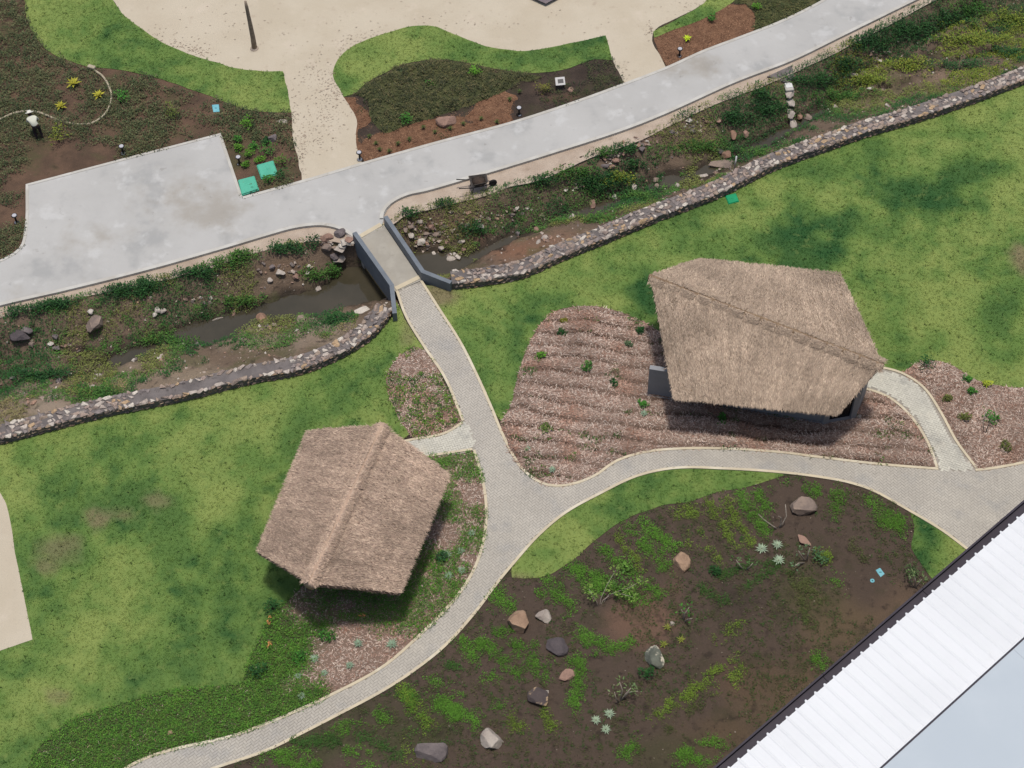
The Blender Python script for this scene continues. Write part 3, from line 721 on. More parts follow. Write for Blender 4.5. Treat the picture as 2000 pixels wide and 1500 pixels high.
# ------------------------------------------------------------------ road with kerbs
def slab(name, w, z0, z1, m, parent=None):
    bm = bmesh.new()
    res = geometry.delaunay_2d_cdt([Vector((float(a), float(b))) for a, b in w], [(i, (i + 1) % len(w)) for i in range(len(w))], [], 1, 1e-4)
    V = np.array([[v.x, v.y] for v in res[0]]); F = np.array([f for f in res[2] if len(f) == 3]); n = len(V); k = len(w)
    top = np.column_stack([V, np.full(n, z1)])
    S0 = np.column_stack([w, np.full(k, z1)]); S1 = np.column_stack([w, np.full(k, z0)])
    i = np.arange(k); j = (i + 1) % k
    me = npmesh(name, np.vstack([top, S0, S1]), [F, np.stack([n + i, n + k + i, n + k + j, n + j], -1)])
    bm.from_mesh(me)
    for f in bm.faces:
        if f.normal.z < -0.1: f.normal_flip()
    bm.to_mesh(me); bm.free()
    return link(name, me, parent, m)

def kerb(name, pxl, w, z0, z1, m, parent, side=1, step=0.3, corner=48):
    L = smooth(W2(pxl), step, False, corner)
    Lo = offset_line(L, w * side); k = len(L)
    V = np.vstack([np.column_stack([L, np.full(k, z0)]), np.column_stack([L, np.full(k, z1)]),
                   np.column_stack([Lo, np.full(k, z1)]), np.column_stack([Lo, np.full(k, z0)])])
    i = np.arange(k - 1); f = []
    for a in range(3):
        f.append(np.stack([a * k + i, a * k + i + 1, (a + 1) * k + i + 1, (a + 1) * k + i], -1))
    f.append(np.array([[0, k, 2 * k, 3 * k], [k - 1, 4 * k - 1, 3 * k - 1, 2 * k - 1]]))
    me = npmesh(name, V, f)
    bm = bmesh.new(); bm.from_mesh(me); bmesh.ops.recalc_face_normals(bm, faces=bm.faces)
    bm.to_mesh(me); bm.free()
    return link(name, me, parent, m)

w_road = smooth(W2(P_road), 0.4)
road = slab('road', w_road, -0.15, 0.07, MT['concrete'])
tag(road, 'light grey concrete road with a square parking pad', 'road', kind='structure')
up1 = [(1665, -40), (1608, 0), (1524, 42), (1447, 72), (1370, 101), (1304, 131), (1216, 165), (1120, 200), (1000, 239), (850, 279), (712, 318), (600, 351), (474, 386)]
pad = [(474, 386), (432, 262), (240, 312), (51, 362), (48, 452), (38, 486), (0, 510), (-90, 542)]
lo1 = [(-90, 627), (0, 601), (130, 571), (297, 529), (455, 484), (525, 463), (577, 449), (630, 444), (665, 452), (692, 468)]
lo2 = [(749, 430), (751, 418), (765, 401), (796, 385), (832, 377), (915, 353), (950, 343), (1090, 300), (1230, 254), (1300, 226), (1440, 163), (1545, 123), (1650, 72), (1797, 0), (1880, -40)]
kerb('kerb', up1, 0.16, -0.1, 0.085, MT['kerb'], road, 1)
kerb('kerb', pad, 0.14, -0.1, 0.09, MT['kerb'], road, 1)
kerb('kerb', lo1, 0.17, -0.2, 0.15, MT['kerb'], road, 1)
kerb('kerb', lo2, 0.17, -0.2, 0.15, MT['kerb'], road, 1)

# ------------------------------------------------------------------ brick paths
def herring(poly, ang, unit=0.105):
    c, s = math.cos(ang), math.sin(ang)
    R = np.array([[c, s], [-s, c]])
    q = poly @ R.T
    lo = np.floor(q.min(0) / unit).astype(int) - 3; hi = np.ceil(q.max(0) / unit).astype(int) + 3
    out = []
    for j in range(lo[1], hi[1]):
        m = np.arange((lo[0] - j) // 4 - 1, (hi[0] - j) // 4 + 2)
        x = j + 4 * m
        out.append(np.column_stack([x + 1.0, np.full(len(x), j + .5), np.full(len(x), 1.0), np.full(len(x), .5)]))
        out.append(np.column_stack([x + 3.5, np.full(len(x), j + 1.0), np.full(len(x), .5), np.full(len(x), 1.0)]))
    b = np.vstack(out) * unit
    cw = b[:, :2] @ R
    k = inpoly(cw, poly)
    k[k] = distline(cw[k], np.vstack([poly, poly[:1]])) > 0.09
    return cw[k], b[k, 2:], R

def paver_mesh(name, c, h, R, z0, z1, gapw=0.0035):
    hx = h[:, 0] - gapw; hy = h[:, 1] - gapw
    ex = R[0]; ey = R[1]
    n = len(c)
    zt = z1 + (rng.random(n) - .5) * 0.006
    cor = []
    for sx, sy in ((-1, -1), (1, -1), (1, 1), (-1, 1)):
        cor.append(c + sx * hx[:, None] * ex + sy * hy[:, None] * ey)
    V = np.concatenate([np.stack([np.column_stack([q, zt]) for q in cor], 1), np.stack([np.column_stack([q, np.full(n, z0)]) for q in cor], 1)], 1).reshape(-1, 3)
    b = (np.arange(n) * 8)[:, None]
    F = np.vstack([b + np.array([0, 1, 2, 3])] + [b + np.array(f) for f in ((0, 4, 5, 1), (1, 5, 6, 2), (2, 6, 7, 3), (3, 7, 4, 0))])
    return npmesh(name, V, F)

def brick_path(pxpoly, label, m, ang, zt, nsingle, zbed):
    w = smooth(W2(pxpoly), 0.3)
    root = slab('brick_path', w, -0.12, zbed, MT['joint'])
    tag(root, label, 'path', kind='structure')
    c, h, R = herring(w, ang)
    d = np.linalg.norm(np.column_stack([c, np.zeros(len(c))]) - CAM, axis=1)
    p = proj(np.column_stack([c, np.zeros(len(c))]))
    vis = (p[:, 0] > 0) & (p[:, 0] < 2000) & (p[:, 1] > 0) & (p[:, 1] < 1500)
    # the roof hides what lies beyond its eave
    vis &= ((p[:, 1] - 978) * 580 - (2000 - p[:, 0]) * 522) < -9000
    order = np.argsort(np.where(vis, d, 1e6))
    one = order[:nsingle]; rest = order[nsingle:]
    o = link('paver_field', paver_mesh('paver_field', c[rest], h[rest], R, zbed - 0.02, zt), root, m)
    o['kind'] = 'stuff'
    bm = bmesh.new(); bbox(bm, (0, 0, 0), (0.2, 0.095, 0.05))
    me = bpy.data.meshes.new('paver'); bm.to_mesh(me); bm.free(); me.materials.append(m)
    a = math.atan2(R[0][1], R[0][0])
    for k in one:
        b = bpy.data.objects.new('paver', me); COL.objects.link(b); b.parent = root
        b.location = (c[k][0], c[k][1], zt - 0.025 + (random.random() - .5) * .006)
        b.rotation_euler = (0, 0, a + (0 if h[k][0] > h[k][1] else math.pi / 2))
    return root
ang1 = math.radians(38)
path = brick_path(P_path, 'main brick path running from the footbridge and forking beside the huts', MT['paver'], ang1, 0.055, 300, 0.035)
br_l = brick_path(P_branch_l, 'short pale brick side path to the left thatched hut', MT['paver_pale'], math.radians(20), 0.066, 60, 0.045)
br_r = brick_path(P_branch_r, 'pale curved brick side path to the right thatched hut', MT['paver_pale'], math.radians(60), 0.066, 120, 0.045)
kz = 0.078
kerb('kerb', path_left[:5], 0.115, -0.1, kz, MT['cream'], path, 1)
kerb('kerb', path_left[5:], 0.115, -0.1, kz, MT['cream'], path, 1)
kerb('kerb', path_low, 0.115, -0.1, kz, MT['cream'], path, 1)
kerb('kerb', path_top[:4], 0.115, -0.1, kz, MT['cream'], path, 1)
kerb('kerb', path_top[4:], 0.115, -0.1, kz, MT['cream'], path, 1)
kerb('kerb', [(902, 825), (870, 845), (805, 858), (740, 872)], 0.11, -0.1, kz + .006, MT['cream'], br_l, 1)
kerb('kerb', [(760, 910), (846, 893), (923, 881)], 0.11, -0.1, kz + .006, MT['cream'], br_l, 1)
kerb('kerb', [(1832, 914), (1816, 870), (1784, 818), (1740, 778), (1688, 758), (1640, 752)], 0.11, -0.1, kz + .006, MT['cream'], br_r, 1)
kerb('kerb', [(1650, 716), (1724, 722), (1760, 732), (1800, 758), (1836, 810), (1864, 862), (1904, 916)], 0.11, -0.1, kz + .006, MT['cream'], br_r, 1)

# ------------------------------------------------------------------ stone walls
def hull_stone(seed, flat=0.6):
    r = np.random.default_rng(seed)
    p = r.normal(size=(11, 3)); p /= np.linalg.norm(p, axis=1)[:, None]
    p *= (0.85 + 0.3 * r.random((11, 1)))
    bm = bmesh.new()
    for q in p: bm.verts.new((q[0] * .5, q[1] * .5, q[2] * .5 * flat))
    bmesh.ops.convex_hull(bm, input=bm.verts)
    bm.verts.ensure_lookup_table()
    loose = [v for v in bm.verts if not v.link_faces]
    bmesh.ops.delete(bm, geom=loose, context='VERTS')
    bmesh.ops.recalc_face_normals(bm, faces=bm.faces)
    me = bpy.data.meshes.new('stone'); bm.to_mesh(me); bm.free()
    return me
STONES = [hull_stone(100 + k) for k in range(9)]
STONES_F = []
for s_ in STONES:
    s_.materials.append(MT['stone']); c_ = s_.copy(); c_.materials.clear(); c_.materials.append(MT['stone_face']); STONES_F.append(c_)
ST_V = [np.array([v.co[:] for v in s_.vertices]) for s_ in STONES]
ST_F = [[tuple(p.vertices) for p in s_.polygons] for s_ in STONES]

def joined_stones(name, items, m, parent):
    V = []; F = []; n = 0
    for (k, loc, rz, sc) in items:
        v = ST_V[k] * np.array(sc); c, s = math.cos(rz), math.sin(rz)
        v = np.column_stack([v[:, 0] * c - v[:, 1] * s, v[:, 0] * s + v[:, 1] * c, v[:, 2]]) + loc
        V.append(v); F += [[a + n for a in f] for f in ST_F[k]]; n += len(v)
    o = link(name, npmesh(name, np.vstack(V), np.array(F)), parent, m)
    if parent is not None: o['kind'] = 'stuff'
    return o

def stone_wall(line, label, bare=None):
    root = empty('stone_wall', (float(line[len(line) // 2][0]), float(line[len(line) // 2][1]), 0))
    tag(root, label, 'stone wall', 'stone walls along the stream')
    off = np.array(root.location)
    # mortar core, slightly uneven
    k = len(line); wob = (fbm(line[:, 0] * 1.3, line[:, 1] * 1.3, 2, 3) - .5)
    L0 = offset_line(line, 0.04); L1 = offset_line(line, WALL_T)
    zt = WALL_HT - 0.03 + wob * 0.05
    V = np.vstack([np.column_stack([L0, np.full(k, -.5)]), np.column_stack([L0, zt]), np.column_stack([L1, zt - .02]), np.column_stack([L1, np.full(k, -.9)])]) - off
    i = np.arange(k - 1)
    f = [np.stack([a * k + i, a * k + i + 1, (a + 1) * k + i + 1, (a + 1) * k + i], -1) for a in range(3)]
    f.append(np.array([[0, k, 2 * k, 3 * k], [k - 1, 4 * k - 1, 3 * k - 1, 2 * k - 1]]))
    me = npmesh('mortar_core', V, f); bm = bmesh.new(); bm.from_mesh(me); bmesh.ops.recalc_face_normals(bm, faces=bm.faces); bm.to_mesh(me); bm.free()
    link('mortar_core', me, root, MT['mortar'])
    seg = np.linalg.norm(np.diff(line, axis=0), axis=1); S = np.concatenate([[0], np.cumsum(seg)]); tot = S[-1]
    def pos(s): return np.array([np.interp(s, S, line[:, 0]), np.interp(s, S, line[:, 1])])
    items = []
    r = np.random.default_rng(31)
    for row, tt in enumerate((0.10, 0.305, 0.51, 0.71)):
        s = r.random() * .2
        while s < tot - .1:
            sz = 0.15 + 0.22 * r.random() ** 1.4
            if row in (0, 3): sz *= 1.08
            c = pos(s + sz / 2); d = pos(min(s + sz, tot)) - pos(s); d /= np.linalg.norm(d) + 1e-9
            nrm = np.array([-d[1], d[0]])
            q = c + nrm * (tt + (r.random() - .5) * .08)
            px = proj(np.array([[q[0], q[1], WALL_HT]]))[0]
            skip = r.random() < (0.04 if row in (0, 3) else 0.10)
            if bare and row in (1, 2) and bare[0] < px[0] < bare[1]: skip = True
            if not skip and -30 < px[0] < 2030:
                items.append((r.integers(9), np.array([q[0], q[1], WALL_HT - 0.05 + r.random() * .03]), math.atan2(d[1], d[0]) + (r.random() - .5) * .7, (sz * (1.15 + .25 * r.random()), .19 + .07 * r.random() + sz * .12, sz * .95), 0))
            s += sz * (1.0 + .08 * r.random())
    for row, zz in enumerate((0.08, 0.25, 0.40)):
        s = r.random() * .2
        while s < tot - .1:
            sz = 0.18 + 0.2 * r.random()
            c = pos(s + sz / 2); d = pos(min(s + sz, tot)) - pos(s); d /= np.linalg.norm(d) + 1e-9
            nrm = np.array([-d[1], d[0]]); q = c + nrm * 0.06
            px = proj(np.array([[q[0], q[1], zz]]))[0]
            if r.random() > 0.12 and -30 < px[0] < 2030:
                items.append((r.integers(9), np.array([q[0], q[1], zz]), math.atan2(d[1], d[0]) + (r.random() - .5) * .3, (sz * 1.15, .2, .26), 1))
            s += sz * 1.04
    items.sort(key=lambda t: -(t[3][0] * t[3][1] * (1.0 if t[4] == 0 else 0.45)))
    for (kk, loc, rz, sc, face) in items[:300]:
        o = bpy.data.objects.new('stone', (STONES_F if face else STONES)[kk]); COL.objects.link(o); o.parent = root
        o.location = loc - off; o.rotation_euler = (0, 0, rz); o.scale = sc
    for fc, m in ((0, MT['stone']), (1, MT['stone_face'])):
        it = [(a, b - off, c, d) for a, b, c, d, e in items[300:] if e == fc]
        if it: joined_stones('small_stones', it, m, root)
    return root
stone_wall(WL, 'low stone wall left of the footbridge with a bare mortar stretch', (255, 565))
stone_wall(WR, 'long low stone wall right of the footbridge, rising to the top right')

# ------------------------------------------------------------------ footbridge
def extr(bm, line, w, z0, z1, side=1):
    L = np.asarray(line, float); Lo = offset_line(L, w * side); k = len(L)
    v = [[bm.verts.new((p[0], p[1], z)) for p, z in zip(q, np.broadcast_to(zz, k))] for q, zz in ((L, z0), (L, z1), (Lo, z1), (Lo, z0))]
    for a in range(4):
        b = (a + 1) % 4
        for i in range(k - 1):
            bm.faces.new((v[a][i], v[a][i + 1], v[b][i + 1], v[b][i]))
    bm.faces.new([v[a][0] for a in range(4)]); bm.faces.new([v[a][-1] for a in range(4)][::-1])

bt = at(760, 505); br_ = empty('footbridge', (bt[0], bt[1], 0)); tag(br_, 'small concrete footbridge with grey blue parapets over the stream', 'bridge')
off = np.array(br_.location)
def bpart(name, fn, m):
    bm = bmesh.new(); fn(bm); bmesh.ops.translate(bm, verts=bm.verts, vec=Vector(-off)); return bmesh_obj(name, bm, m, br_)
d0 = W2([(702, 466), (750, 441), (823, 549), (772, 571)])
def f_(bm):
    lo = [bm.verts.new((p[0], p[1], -0.28)) for p in d0]; hi = [bm.verts.new((p[0], p[1], 0.062)) for p in d0]
    bm.faces.new(hi); bm.faces.new(lo[::-1])
    for i in range(4): bm.faces.new((lo[i], lo[(i + 1) % 4], hi[(i + 1) % 4], hi[i]))
bpart('deck', f_, MT['deck'])
PH = 0.62
# inner feet of the parapets on the deck edge
pl = W2([(698, 469), (771, 572), (777, 628)])       # left parapet, base line at deck level
prr = W2([(751, 441), (824, 549), (880, 571)])
def f_(bm): extr(bm, pl[:2], 0.2, -0.75, PH, -1)
bpart('parapet', f_, MT['bridge'])
def f_(bm): extr(bm, pl[1:], 0.2, -1.2, PH - .003, -1)
bpart('wing_wall', f_, MT['bridge'])
def f_(bm): extr(bm, prr[:2], 0.2, -0.75, PH, 1)
bpart('parapet', f_, MT['bridge'])
def f_(bm): extr(bm, prr[1:], 0.2, -1.2, PH - .003, 1)
bpart('wing_wall', f_, MT['bridge'])
def band(a, b):
    def g(bm):
        L = W2([a, b]); extr(bm, L, 0.22, -0.1, 0.088, 1)
    return g
bpart('threshold', band((707, 466), (747, 443)), MT['cream'])
bpart('threshold', band((775, 569), (822, 546)), MT['cream'])
ab = W2([(696, 474), (752, 446)]); ab2 = W2([(772, 566), (823, 543)])
def f_(bm): extr(bm, ab, 0.5, -1.9, -0.30, -1)
bpart('abutment', f_, MT['kerb'])
def f_(bm): extr(bm, ab2, 0.5, -1.9, -0.30, -1)
bpart('abutment', f_, MT['kerb'])

# ------------------------------------------------------------------ leafy geometry
UP = np.array([0, 0, 1.0])
def leaf_mesh(name, base, dirv, length, width, col, fold=0.25):
    n = len(base)
    d = dirv / (np.linalg.norm(dirv, axis=1)[:, None] + 1e-9)
    s = np.cross(d, UP); ns = np.linalg.norm(s, axis=1)[:, None]
    s = np.where(ns > 1e-3, s / (ns + 1e-9), np.array([1.0, 0, 0]))
    nn = np.cross(s, d)
    mid = base + d * (length * .45)[:, None] + nn * (width * fold)[:, None]
    V = np.stack([base, mid + s * (width * .5)[:, None], base + d * length[:, None] - nn * (width * fold * .6)[:, None], mid - s * (width * .5)[:, None]], 1).reshape(-1, 3)
    F = (np.arange(n) * 4)[:, None] + np.array([0, 1, 2, 3])
    return npmesh(name, V, F, np.repeat(col, 4, 0))

def clump_leaves(P, rad, hgt, nl, ls, pal, wr=0.45, seed=0, tilt=(0.1, 1.0)):
    """P (n,3) plants -> arrays for leaf_mesh"""
    r = np.random.default_rng(seed)
    n = len(P)
    rad = np.broadcast_to(rad, n); hgt = np.broadcast_to(hgt, n); ls = np.broadcast_to(ls, n)
    idx = np.repeat(np.arange(n), nl); N = len(idx)
    a = r.random(N) * 2 * math.pi; q = np.sqrt(r.random(N))
    h = r.random(N) ** .7
    base = P[idx] + np.column_stack([np.cos(a) * q * rad[idx], np.sin(a) * q * rad[idx], h * hgt[idx] * np.sqrt(np.maximum(1 - q * q * .75, .05))])
    b = a + (r.random(N) - .5) * 1.6
    t = tilt[0] + (tilt[1] - tilt[0]) * r.random(N)
    d = np.column_stack([np.cos(b), np.sin(b), t])
    L = ls[idx] * (.6 + .8 * r.random(N))
    c = pal[idx] * (.65 + .7 * r.random((N, 1))) * (1 + (r.random((N, 3)) - .5) * .12)
    return base, d, L, L * wr * (.8 + .4 * r.random(N)), c

def pick(pal, n, r=None, p=None):
    r = r or rng
    return np.array(pal)[r.choice(len(pal), n, p=p)]
LK = 1.3
_A = A
def A(r, g, b): return _A(r, g, b) * LK
G_BRIGHT = A(92, 142, 40); G_GREEN = A(62, 116, 40); G_DARK = A(38, 80, 34); G_OLIVE = A(92, 100, 46); G_YELL = A(150, 162, 50); G_GREY = A(84, 104, 72); G_BLUE = A(120, 146, 122); G_DRY = A(130, 118, 76)

# grass tufts on the lawns
def grass_for(w, dens, name, label, mfac=1.0, colf=lawn_col, ln=(.04, .045)):
    p = scatter(w, dens)
    p = p[~inpoly(p, W_SANDL)]
    px = proj(np.column_stack([p, np.zeros(len(p))]))
    p = p[(px[:, 0] > -40) & (px[:, 0] < 2040) & (px[:, 1] > -40) & (px[:, 1] < 1540)]
    n = len(p); k = 3
    z = np.maximum(terrain(p), -.02) + 0.028
    base = np.repeat(np.column_stack([p, z]), k, 0) + np.column_stack([(rng.random((n * k, 2)) - .5) * .07, np.zeros(n * k)])
    a = rng.random(n * k) * 6.283
    d = np.column_stack([np.cos(a), np.sin(a), .25 + .6 * rng.random(n * k)])
    L = ln[0] + ln[1] * rng.random(n * k)
    c = np.repeat(colf(p), k, 0) * (.86 + .4 * rng.random((n * k, 1))) * mfac
    big = np.repeat(rng.random(n) < .018, k)                 # coarser darker weeds in the turf
    L = np.where(big, L * 1.9, L); c = np.where(big[:, None], c * .72, c); d[:, 2] = np.where(big, d[:, 2] * 1.5, d[:, 2])
    o = link(name, leaf_mesh(name, base, d, L, L * .34, c), None, MT['blade'])
    tag(o, label, 'grass', kind='stuff')
for w, lab in zip(LAWNS, ('short green grass blades on the left lawn', 'short mottled grass blades on the right lawn', 'short grass blades on the crescent lawn', 'short dark grass blades on the lawn corner by the roof', 'short bright grass blades left of the sand', 'short bright grass blades on the wavy lawn strip', 'short grass blades at the top right of the sand')):
    grass_for(w, 100, 'grass', lab)

A = _A
# ------------------------------------------------------------------ loose mulch chips
def chips(w, dens, pal, name, label, rel, size=(.09, .12), zoff=0.012, keepf=None):
    p = scatter(w, dens)
    if keepf is not None: p = p[rng.random(len(p)) < keepf(p)]
    d = np.minimum(distline(p, np.vstack([w, w[:1]])) / 0.4, 1)
    z = np.maximum(terrain(p), -.02) + zoff + rel(p) * d
    n = len(p)
    a = rng.random(n) * 2 * math.pi
    dv = np.column_stack([np.cos(a), np.sin(a), (rng.random(n) - .35) * .5])
    L = size[0] + size[1] * rng.random(n)
    tn = .62 + .76 * fbm(p[:, 0] * .7, p[:, 1] * .7, 3, 4) 
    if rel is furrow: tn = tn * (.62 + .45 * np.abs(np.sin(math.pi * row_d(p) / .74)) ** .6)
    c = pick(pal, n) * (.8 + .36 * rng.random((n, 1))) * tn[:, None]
    red = np.clip((fbm(p[:, 0] * .8, p[:, 1] * .8, 7, 3) - .54) * 5, 0, 1)[:, None]
    c = c * 1.14 * (1 - red * np.array([.12, .26, .32]))
    o = link(name, leaf_mesh(name, np.column_stack([p, z]), dv, L, L * .2, c, .1), None, MT['straw'])
    return tag(o, label, 'mulch', kind='stuff')
MP = [A(192, 172, 158), A(178, 158, 144), A(164, 140, 126), A(202, 186, 172), A(150, 118, 102), A(172, 148, 134)]
chips(W_M4, 460, MP, 'mulch_chips', 'pale straw mulch strewn over the furrowed bed', furrow, keepf=lambda P: np.clip(.30 + (ridge(P) - .22) / .35 * (.4 + 1.1 * fbm(P[:, 0] * .5, P[:, 1] * .5, 2, 3)), .25, 1))
chips(W_M5, 400, MP, 'mulch_chips', 'pale straw mulch strewn over the right edge bed', rough_relief)
chips(W_B2, 330, MP, 'mulch_chips', 'pale straw mulch in the small bed by the path', rough_relief)
chips(W_B3, 260, MP, 'mulch_chips', 'pale straw mulch around the left hut', rough_relief, keepf=lambda P: 1 - b3_green(P) * .96)
BP = [A(150, 114, 88), A(120, 88, 66), A(96, 70, 54), A(168, 132, 104)]
chips(w_barkm, 160, BP, 'bark_chips', 'red brown bark chips on the road side bed', lambda P: fbm(P[:, 0] * 1.5, P[:, 1] * 1.5, 2) * .06, (.06, .08), .03)
chips(w_marktr, 160, BP, 'bark_chips', 'red brown bark chips on the top right bed', lambda P: fbm(P[:, 0] * 1.5, P[:, 1] * 1.5, 2) * .06, (.06, .08), .03)

# clods and litter on the soil beds
clodp = scatter(W_B6, 26)
clodp = clodp[rng.random(len(clodp)) < .8]
it = [(int(rng.integers(9)), np.array([q[0], q[1], z + .10]), rng.random() * 6, (s_, s_ * .8, s_ * .6)) for q, z, s_ in zip(clodp, terrain(clodp), .02 + .06 * rng.random(len(clodp)) ** 2)]
clod_m = stone_palette('clod', [A(84, 70, 58), A(66, 54, 46), A(104, 88, 74), A(74, 60, 50), A(56, 46, 40), A(90, 72, 58), A(150, 138, 124)])
tag(joined_stones('soil_clods', it, clod_m, None), 'loose clods and bits of gravel on the dark soil bed', 'soil', kind='stuff')

# litter washed up on the sand edges
def litter():
    P = []; 
    for x, y, a, b, n in ((300, 70, 40, 14, 70), (350, 92, 40, 12, 120), (390, 105, 30, 10, 80), (640, 190, 26, 60, 260), (610, 150, 40, 40, 120), (620, 250, 40, 50, 160), (680, 96, 26, 20, 120), (720, 74, 40, 14, 80), (660, 170, 16, 40, 120), (590, 300, 8, 50, 120), (575, 230, 8, 40, 60), (1270, 60, 14, 14, 60), (1215, 140, 12, 20, 60), (1290, 100, 8, 16, 30), (900, 40, 300, 30, 120), (450, 60, 160, 50, 110), (1340, 20, 40, 20, 60)):
        q = rng.normal(size=(n, 2)) * np.array([a, b]) * .6 + np.array([x, y]); P.append(q)
    P = np.vstack(P); w = unproj(P[:, 0], P[:, 1], np.zeros(len(P)))
    w = w[inpoly(w[:, :2], W_SAND)]
    w[:, 2] = terrain(w[:, :2]) + .045
    n = len(w); a = rng.normal(size=n) * .5 + .2
    d = np.column_stack([np.cos(a), np.sin(a), rng.random(n) * .15]); L = .04 + .12 * rng.random(n) ** 2
    o = link('leaf_litter', leaf_mesh('leaf_litter', w, d, L, L * .3, pick([A(192, 174, 154), A(172, 154, 136), A(200, 184, 164), A(182, 164, 146)], n), .1), None, MT['straw'])
    tag(o, 'dark dry leaf litter scattered along the edges of the sand', 'leaf litter', kind='stuff')
litter()

# ------------------------------------------------------------------ weeds, one mass per bed
w_road = smooth(W2(P_road), 0.4)
CLEAR = [np.array([at(x + a, y + b)[:2] for a, b in ((-14, -13), (14, -13), (14, 13), (-14, 13))]) for x, y in ((422, 214), (1718, 1121), (1703, 1137))]
def clear(p):
    ok = ~inpoly(p, w_road)
    for c in CLEAR: ok &= ~inpoly(p, c)
    return p[ok]
def relz(P, w, rel, zo):
    d = np.minimum(distline(P, np.vstack([w, w[:1]])) / 0.4, 1)
    return np.maximum(terrain(P), -.02) + zo + rel(P) * d
bed6_rel = lambda P: 0.02 + fbm(P[:, 0] * .9, P[:, 1] * .9, 2) * .14

def rows(segs, per_m, jit):
    out = []; cols = []
    for (x0, y0, x1, y1, dn, c) in segs:
        a, b = at(x0, y0)[:2], at(x1, y1)[:2]; L = np.linalg.norm(b - a); n = int(L * per_m * dn) + 2
        t = rng.random(n)[:, None]
        out.append(a + (b - a) * t + rng.normal(size=(n, 2)) * jit * (.7 + .5 * dn)); cols.append(np.tile(c, (n, 1)))
    return np.vstack(out), np.vstack(cols)
def A(r, g, b): return _A(r, g, b) * LK
GB = A(86, 130, 42); GY = A(106, 130, 46); GD = A(60, 94, 38); GO = A(82, 90, 48)
seg6 = [(1317, 993, 1353, 1068, 1, GY), (1343, 993, 1371, 1047, 1.2, GY), (1381, 979, 1437, 1078, 1, GY), (1413, 977, 1465, 1068, .9, GY), (1439, 961, 1493, 1043, 1.3, GB), (1476, 960, 1497, 1001, 1.3, GB),
        (1250, 1019, 1318, 1078, 1.5, GB), (1224, 1030, 1304, 1117, 1.2, GB), (1171, 1071, 1290, 1169, 1.1, GB), (1119, 1110, 1180, 1160, 2.4, GB), (1140, 1120, 1259, 1180, 1.6, GB), (1070, 1138, 1115, 1197, 1.8, GB), (1383, 1068, 1413, 1099, 1, GY), (1204, 1050, 1260, 1120, .8, GY),
        (960, 1159, 1008, 1193, 1.6, GB), (1030, 1145, 1060, 1165, .9, GB), (901, 1249, 931, 1297, 1.2, GB), (933, 1249, 1021, 1321, 1.4, GB), (1000, 1249, 1067, 1332, 1.3, GB), (1131, 1241, 1184, 1273, 2.0, GB), (1184, 1271, 1237, 1257, 1, GB), (1093, 1303, 1133, 1292, 1.3, GB), (1136, 1295, 1120, 1383, 1.4, GB),
        (971, 1321, 901, 1353, 1.2, GB), (853, 1367, 907, 1409, 1.8, GB), (997, 1401, 1013, 1433, 1, GY), (1059, 1391, 1077, 1428, 1, GY), (800, 1351, 824, 1425, 1.6, GB), (928, 1393, 923, 1433, .9, GB), (970, 1375, 985, 1385, .9, GB), (960, 1240, 1010, 1230, .8, GB), (1040, 1240, 1045, 1300, .6, GB),
        (729, 1388, 762, 1421, 1.2, GB), (783, 1346, 837, 1427, 1.6, GY), (855, 1370, 912, 1409, 1.8, GB), (654, 1430, 705, 1415, 1.3, GB), (510, 1470, 618, 1499, 2.4, GB), (560, 1450, 660, 1450, 1.4, GD), (680, 1470, 740, 1490, 1.5, GB), (800, 1440, 812, 1490, 1.4, GY), (700, 1440, 780, 1480, .9, GD), (840, 1330, 870, 1345, .8, GB), (860, 1290, 900, 1310, .7, GD),
        (1269, 1411, 1372, 1337, 1.0, GY), (1372, 1337, 1437, 1276, .8, GY), (1299, 1428, 1395, 1358, .8, GO), (1395, 1358, 1450, 1311, .9, GY), (1395, 1257, 1450, 1220, .9, GY), (1213, 1481, 1243, 1453, 1.2, GB), (1323, 1488, 1409, 1449, 2.0, GB), (1330, 1470, 1390, 1490, 1.5, GB),
        (1693, 972, 1719, 1005, 1.2, GB), (1712, 1016, 1763, 1034, 2.2, GB), (1720, 990, 1760, 1020, 1.4, GB), (1640, 960, 1630, 1010, 1.2, GB), (1560, 950, 1600, 965, 2.0, GB), (1510, 950, 1550, 950, 1.4, GB), (1594, 1097, 1624, 1086, 2.0, GY), (1560, 1130, 1600, 1180, .9, GO), (1627, 1133, 1671, 1177, 1, GB), (1583, 1273, 1609, 1302, 1.3, GB), (1540, 1110, 1580, 1220, .7, GO), (1660, 1060, 1690, 1100, .6, GO), (1450, 1150, 1520, 1110, .5, GD), (1460, 1090, 1560, 1120, .9, GD), (1400, 1130, 1480, 1100, .8, GD), (1370, 1150, 1420, 1180, .8, GD)]
wp, wc = rows(seg6, 62, 0.115)
keep = fbm(wp[:, 0] * 1.6, wp[:, 1] * 1.6, 1, 3) + (rng.random(len(wp)) - .5) * .2 > .40
wp, wc = wp[keep], wc[keep]
wc = wc * (.7 + .6 * fbm(wp[:, 0] * .8, wp[:, 1] * .8, 5, 3))[:, None] * np.where(rng.random((len(wp), 1)) < .25, .75, 1.0)
k = inpoly(wp, W_B6); wp, wc = wp[k], wc[k]
px6 = proj(np.column_stack([wp, np.zeros(len(wp))]))
bg6 = scatter(W_B6, 26)
nb6 = fbm(bg6[:, 0] * .5, bg6[:, 1] * .5, 4, 4)
px_ = proj(np.column_stack([bg6, np.zeros(len(bg6))]))
bg6 = bg6[nb6 + .05 * (px_[:, 0] < 1150) + (rng.random(len(bg6)) - .5) * .12 > .45]
bgc = pick([GO, GD, A(76, 84, 48), A(88, 86, 56), A(70, 80, 42)], len(bg6)) * .9
allp = np.vstack([wp, bg6]); allc = np.vstack([wc, bgc])
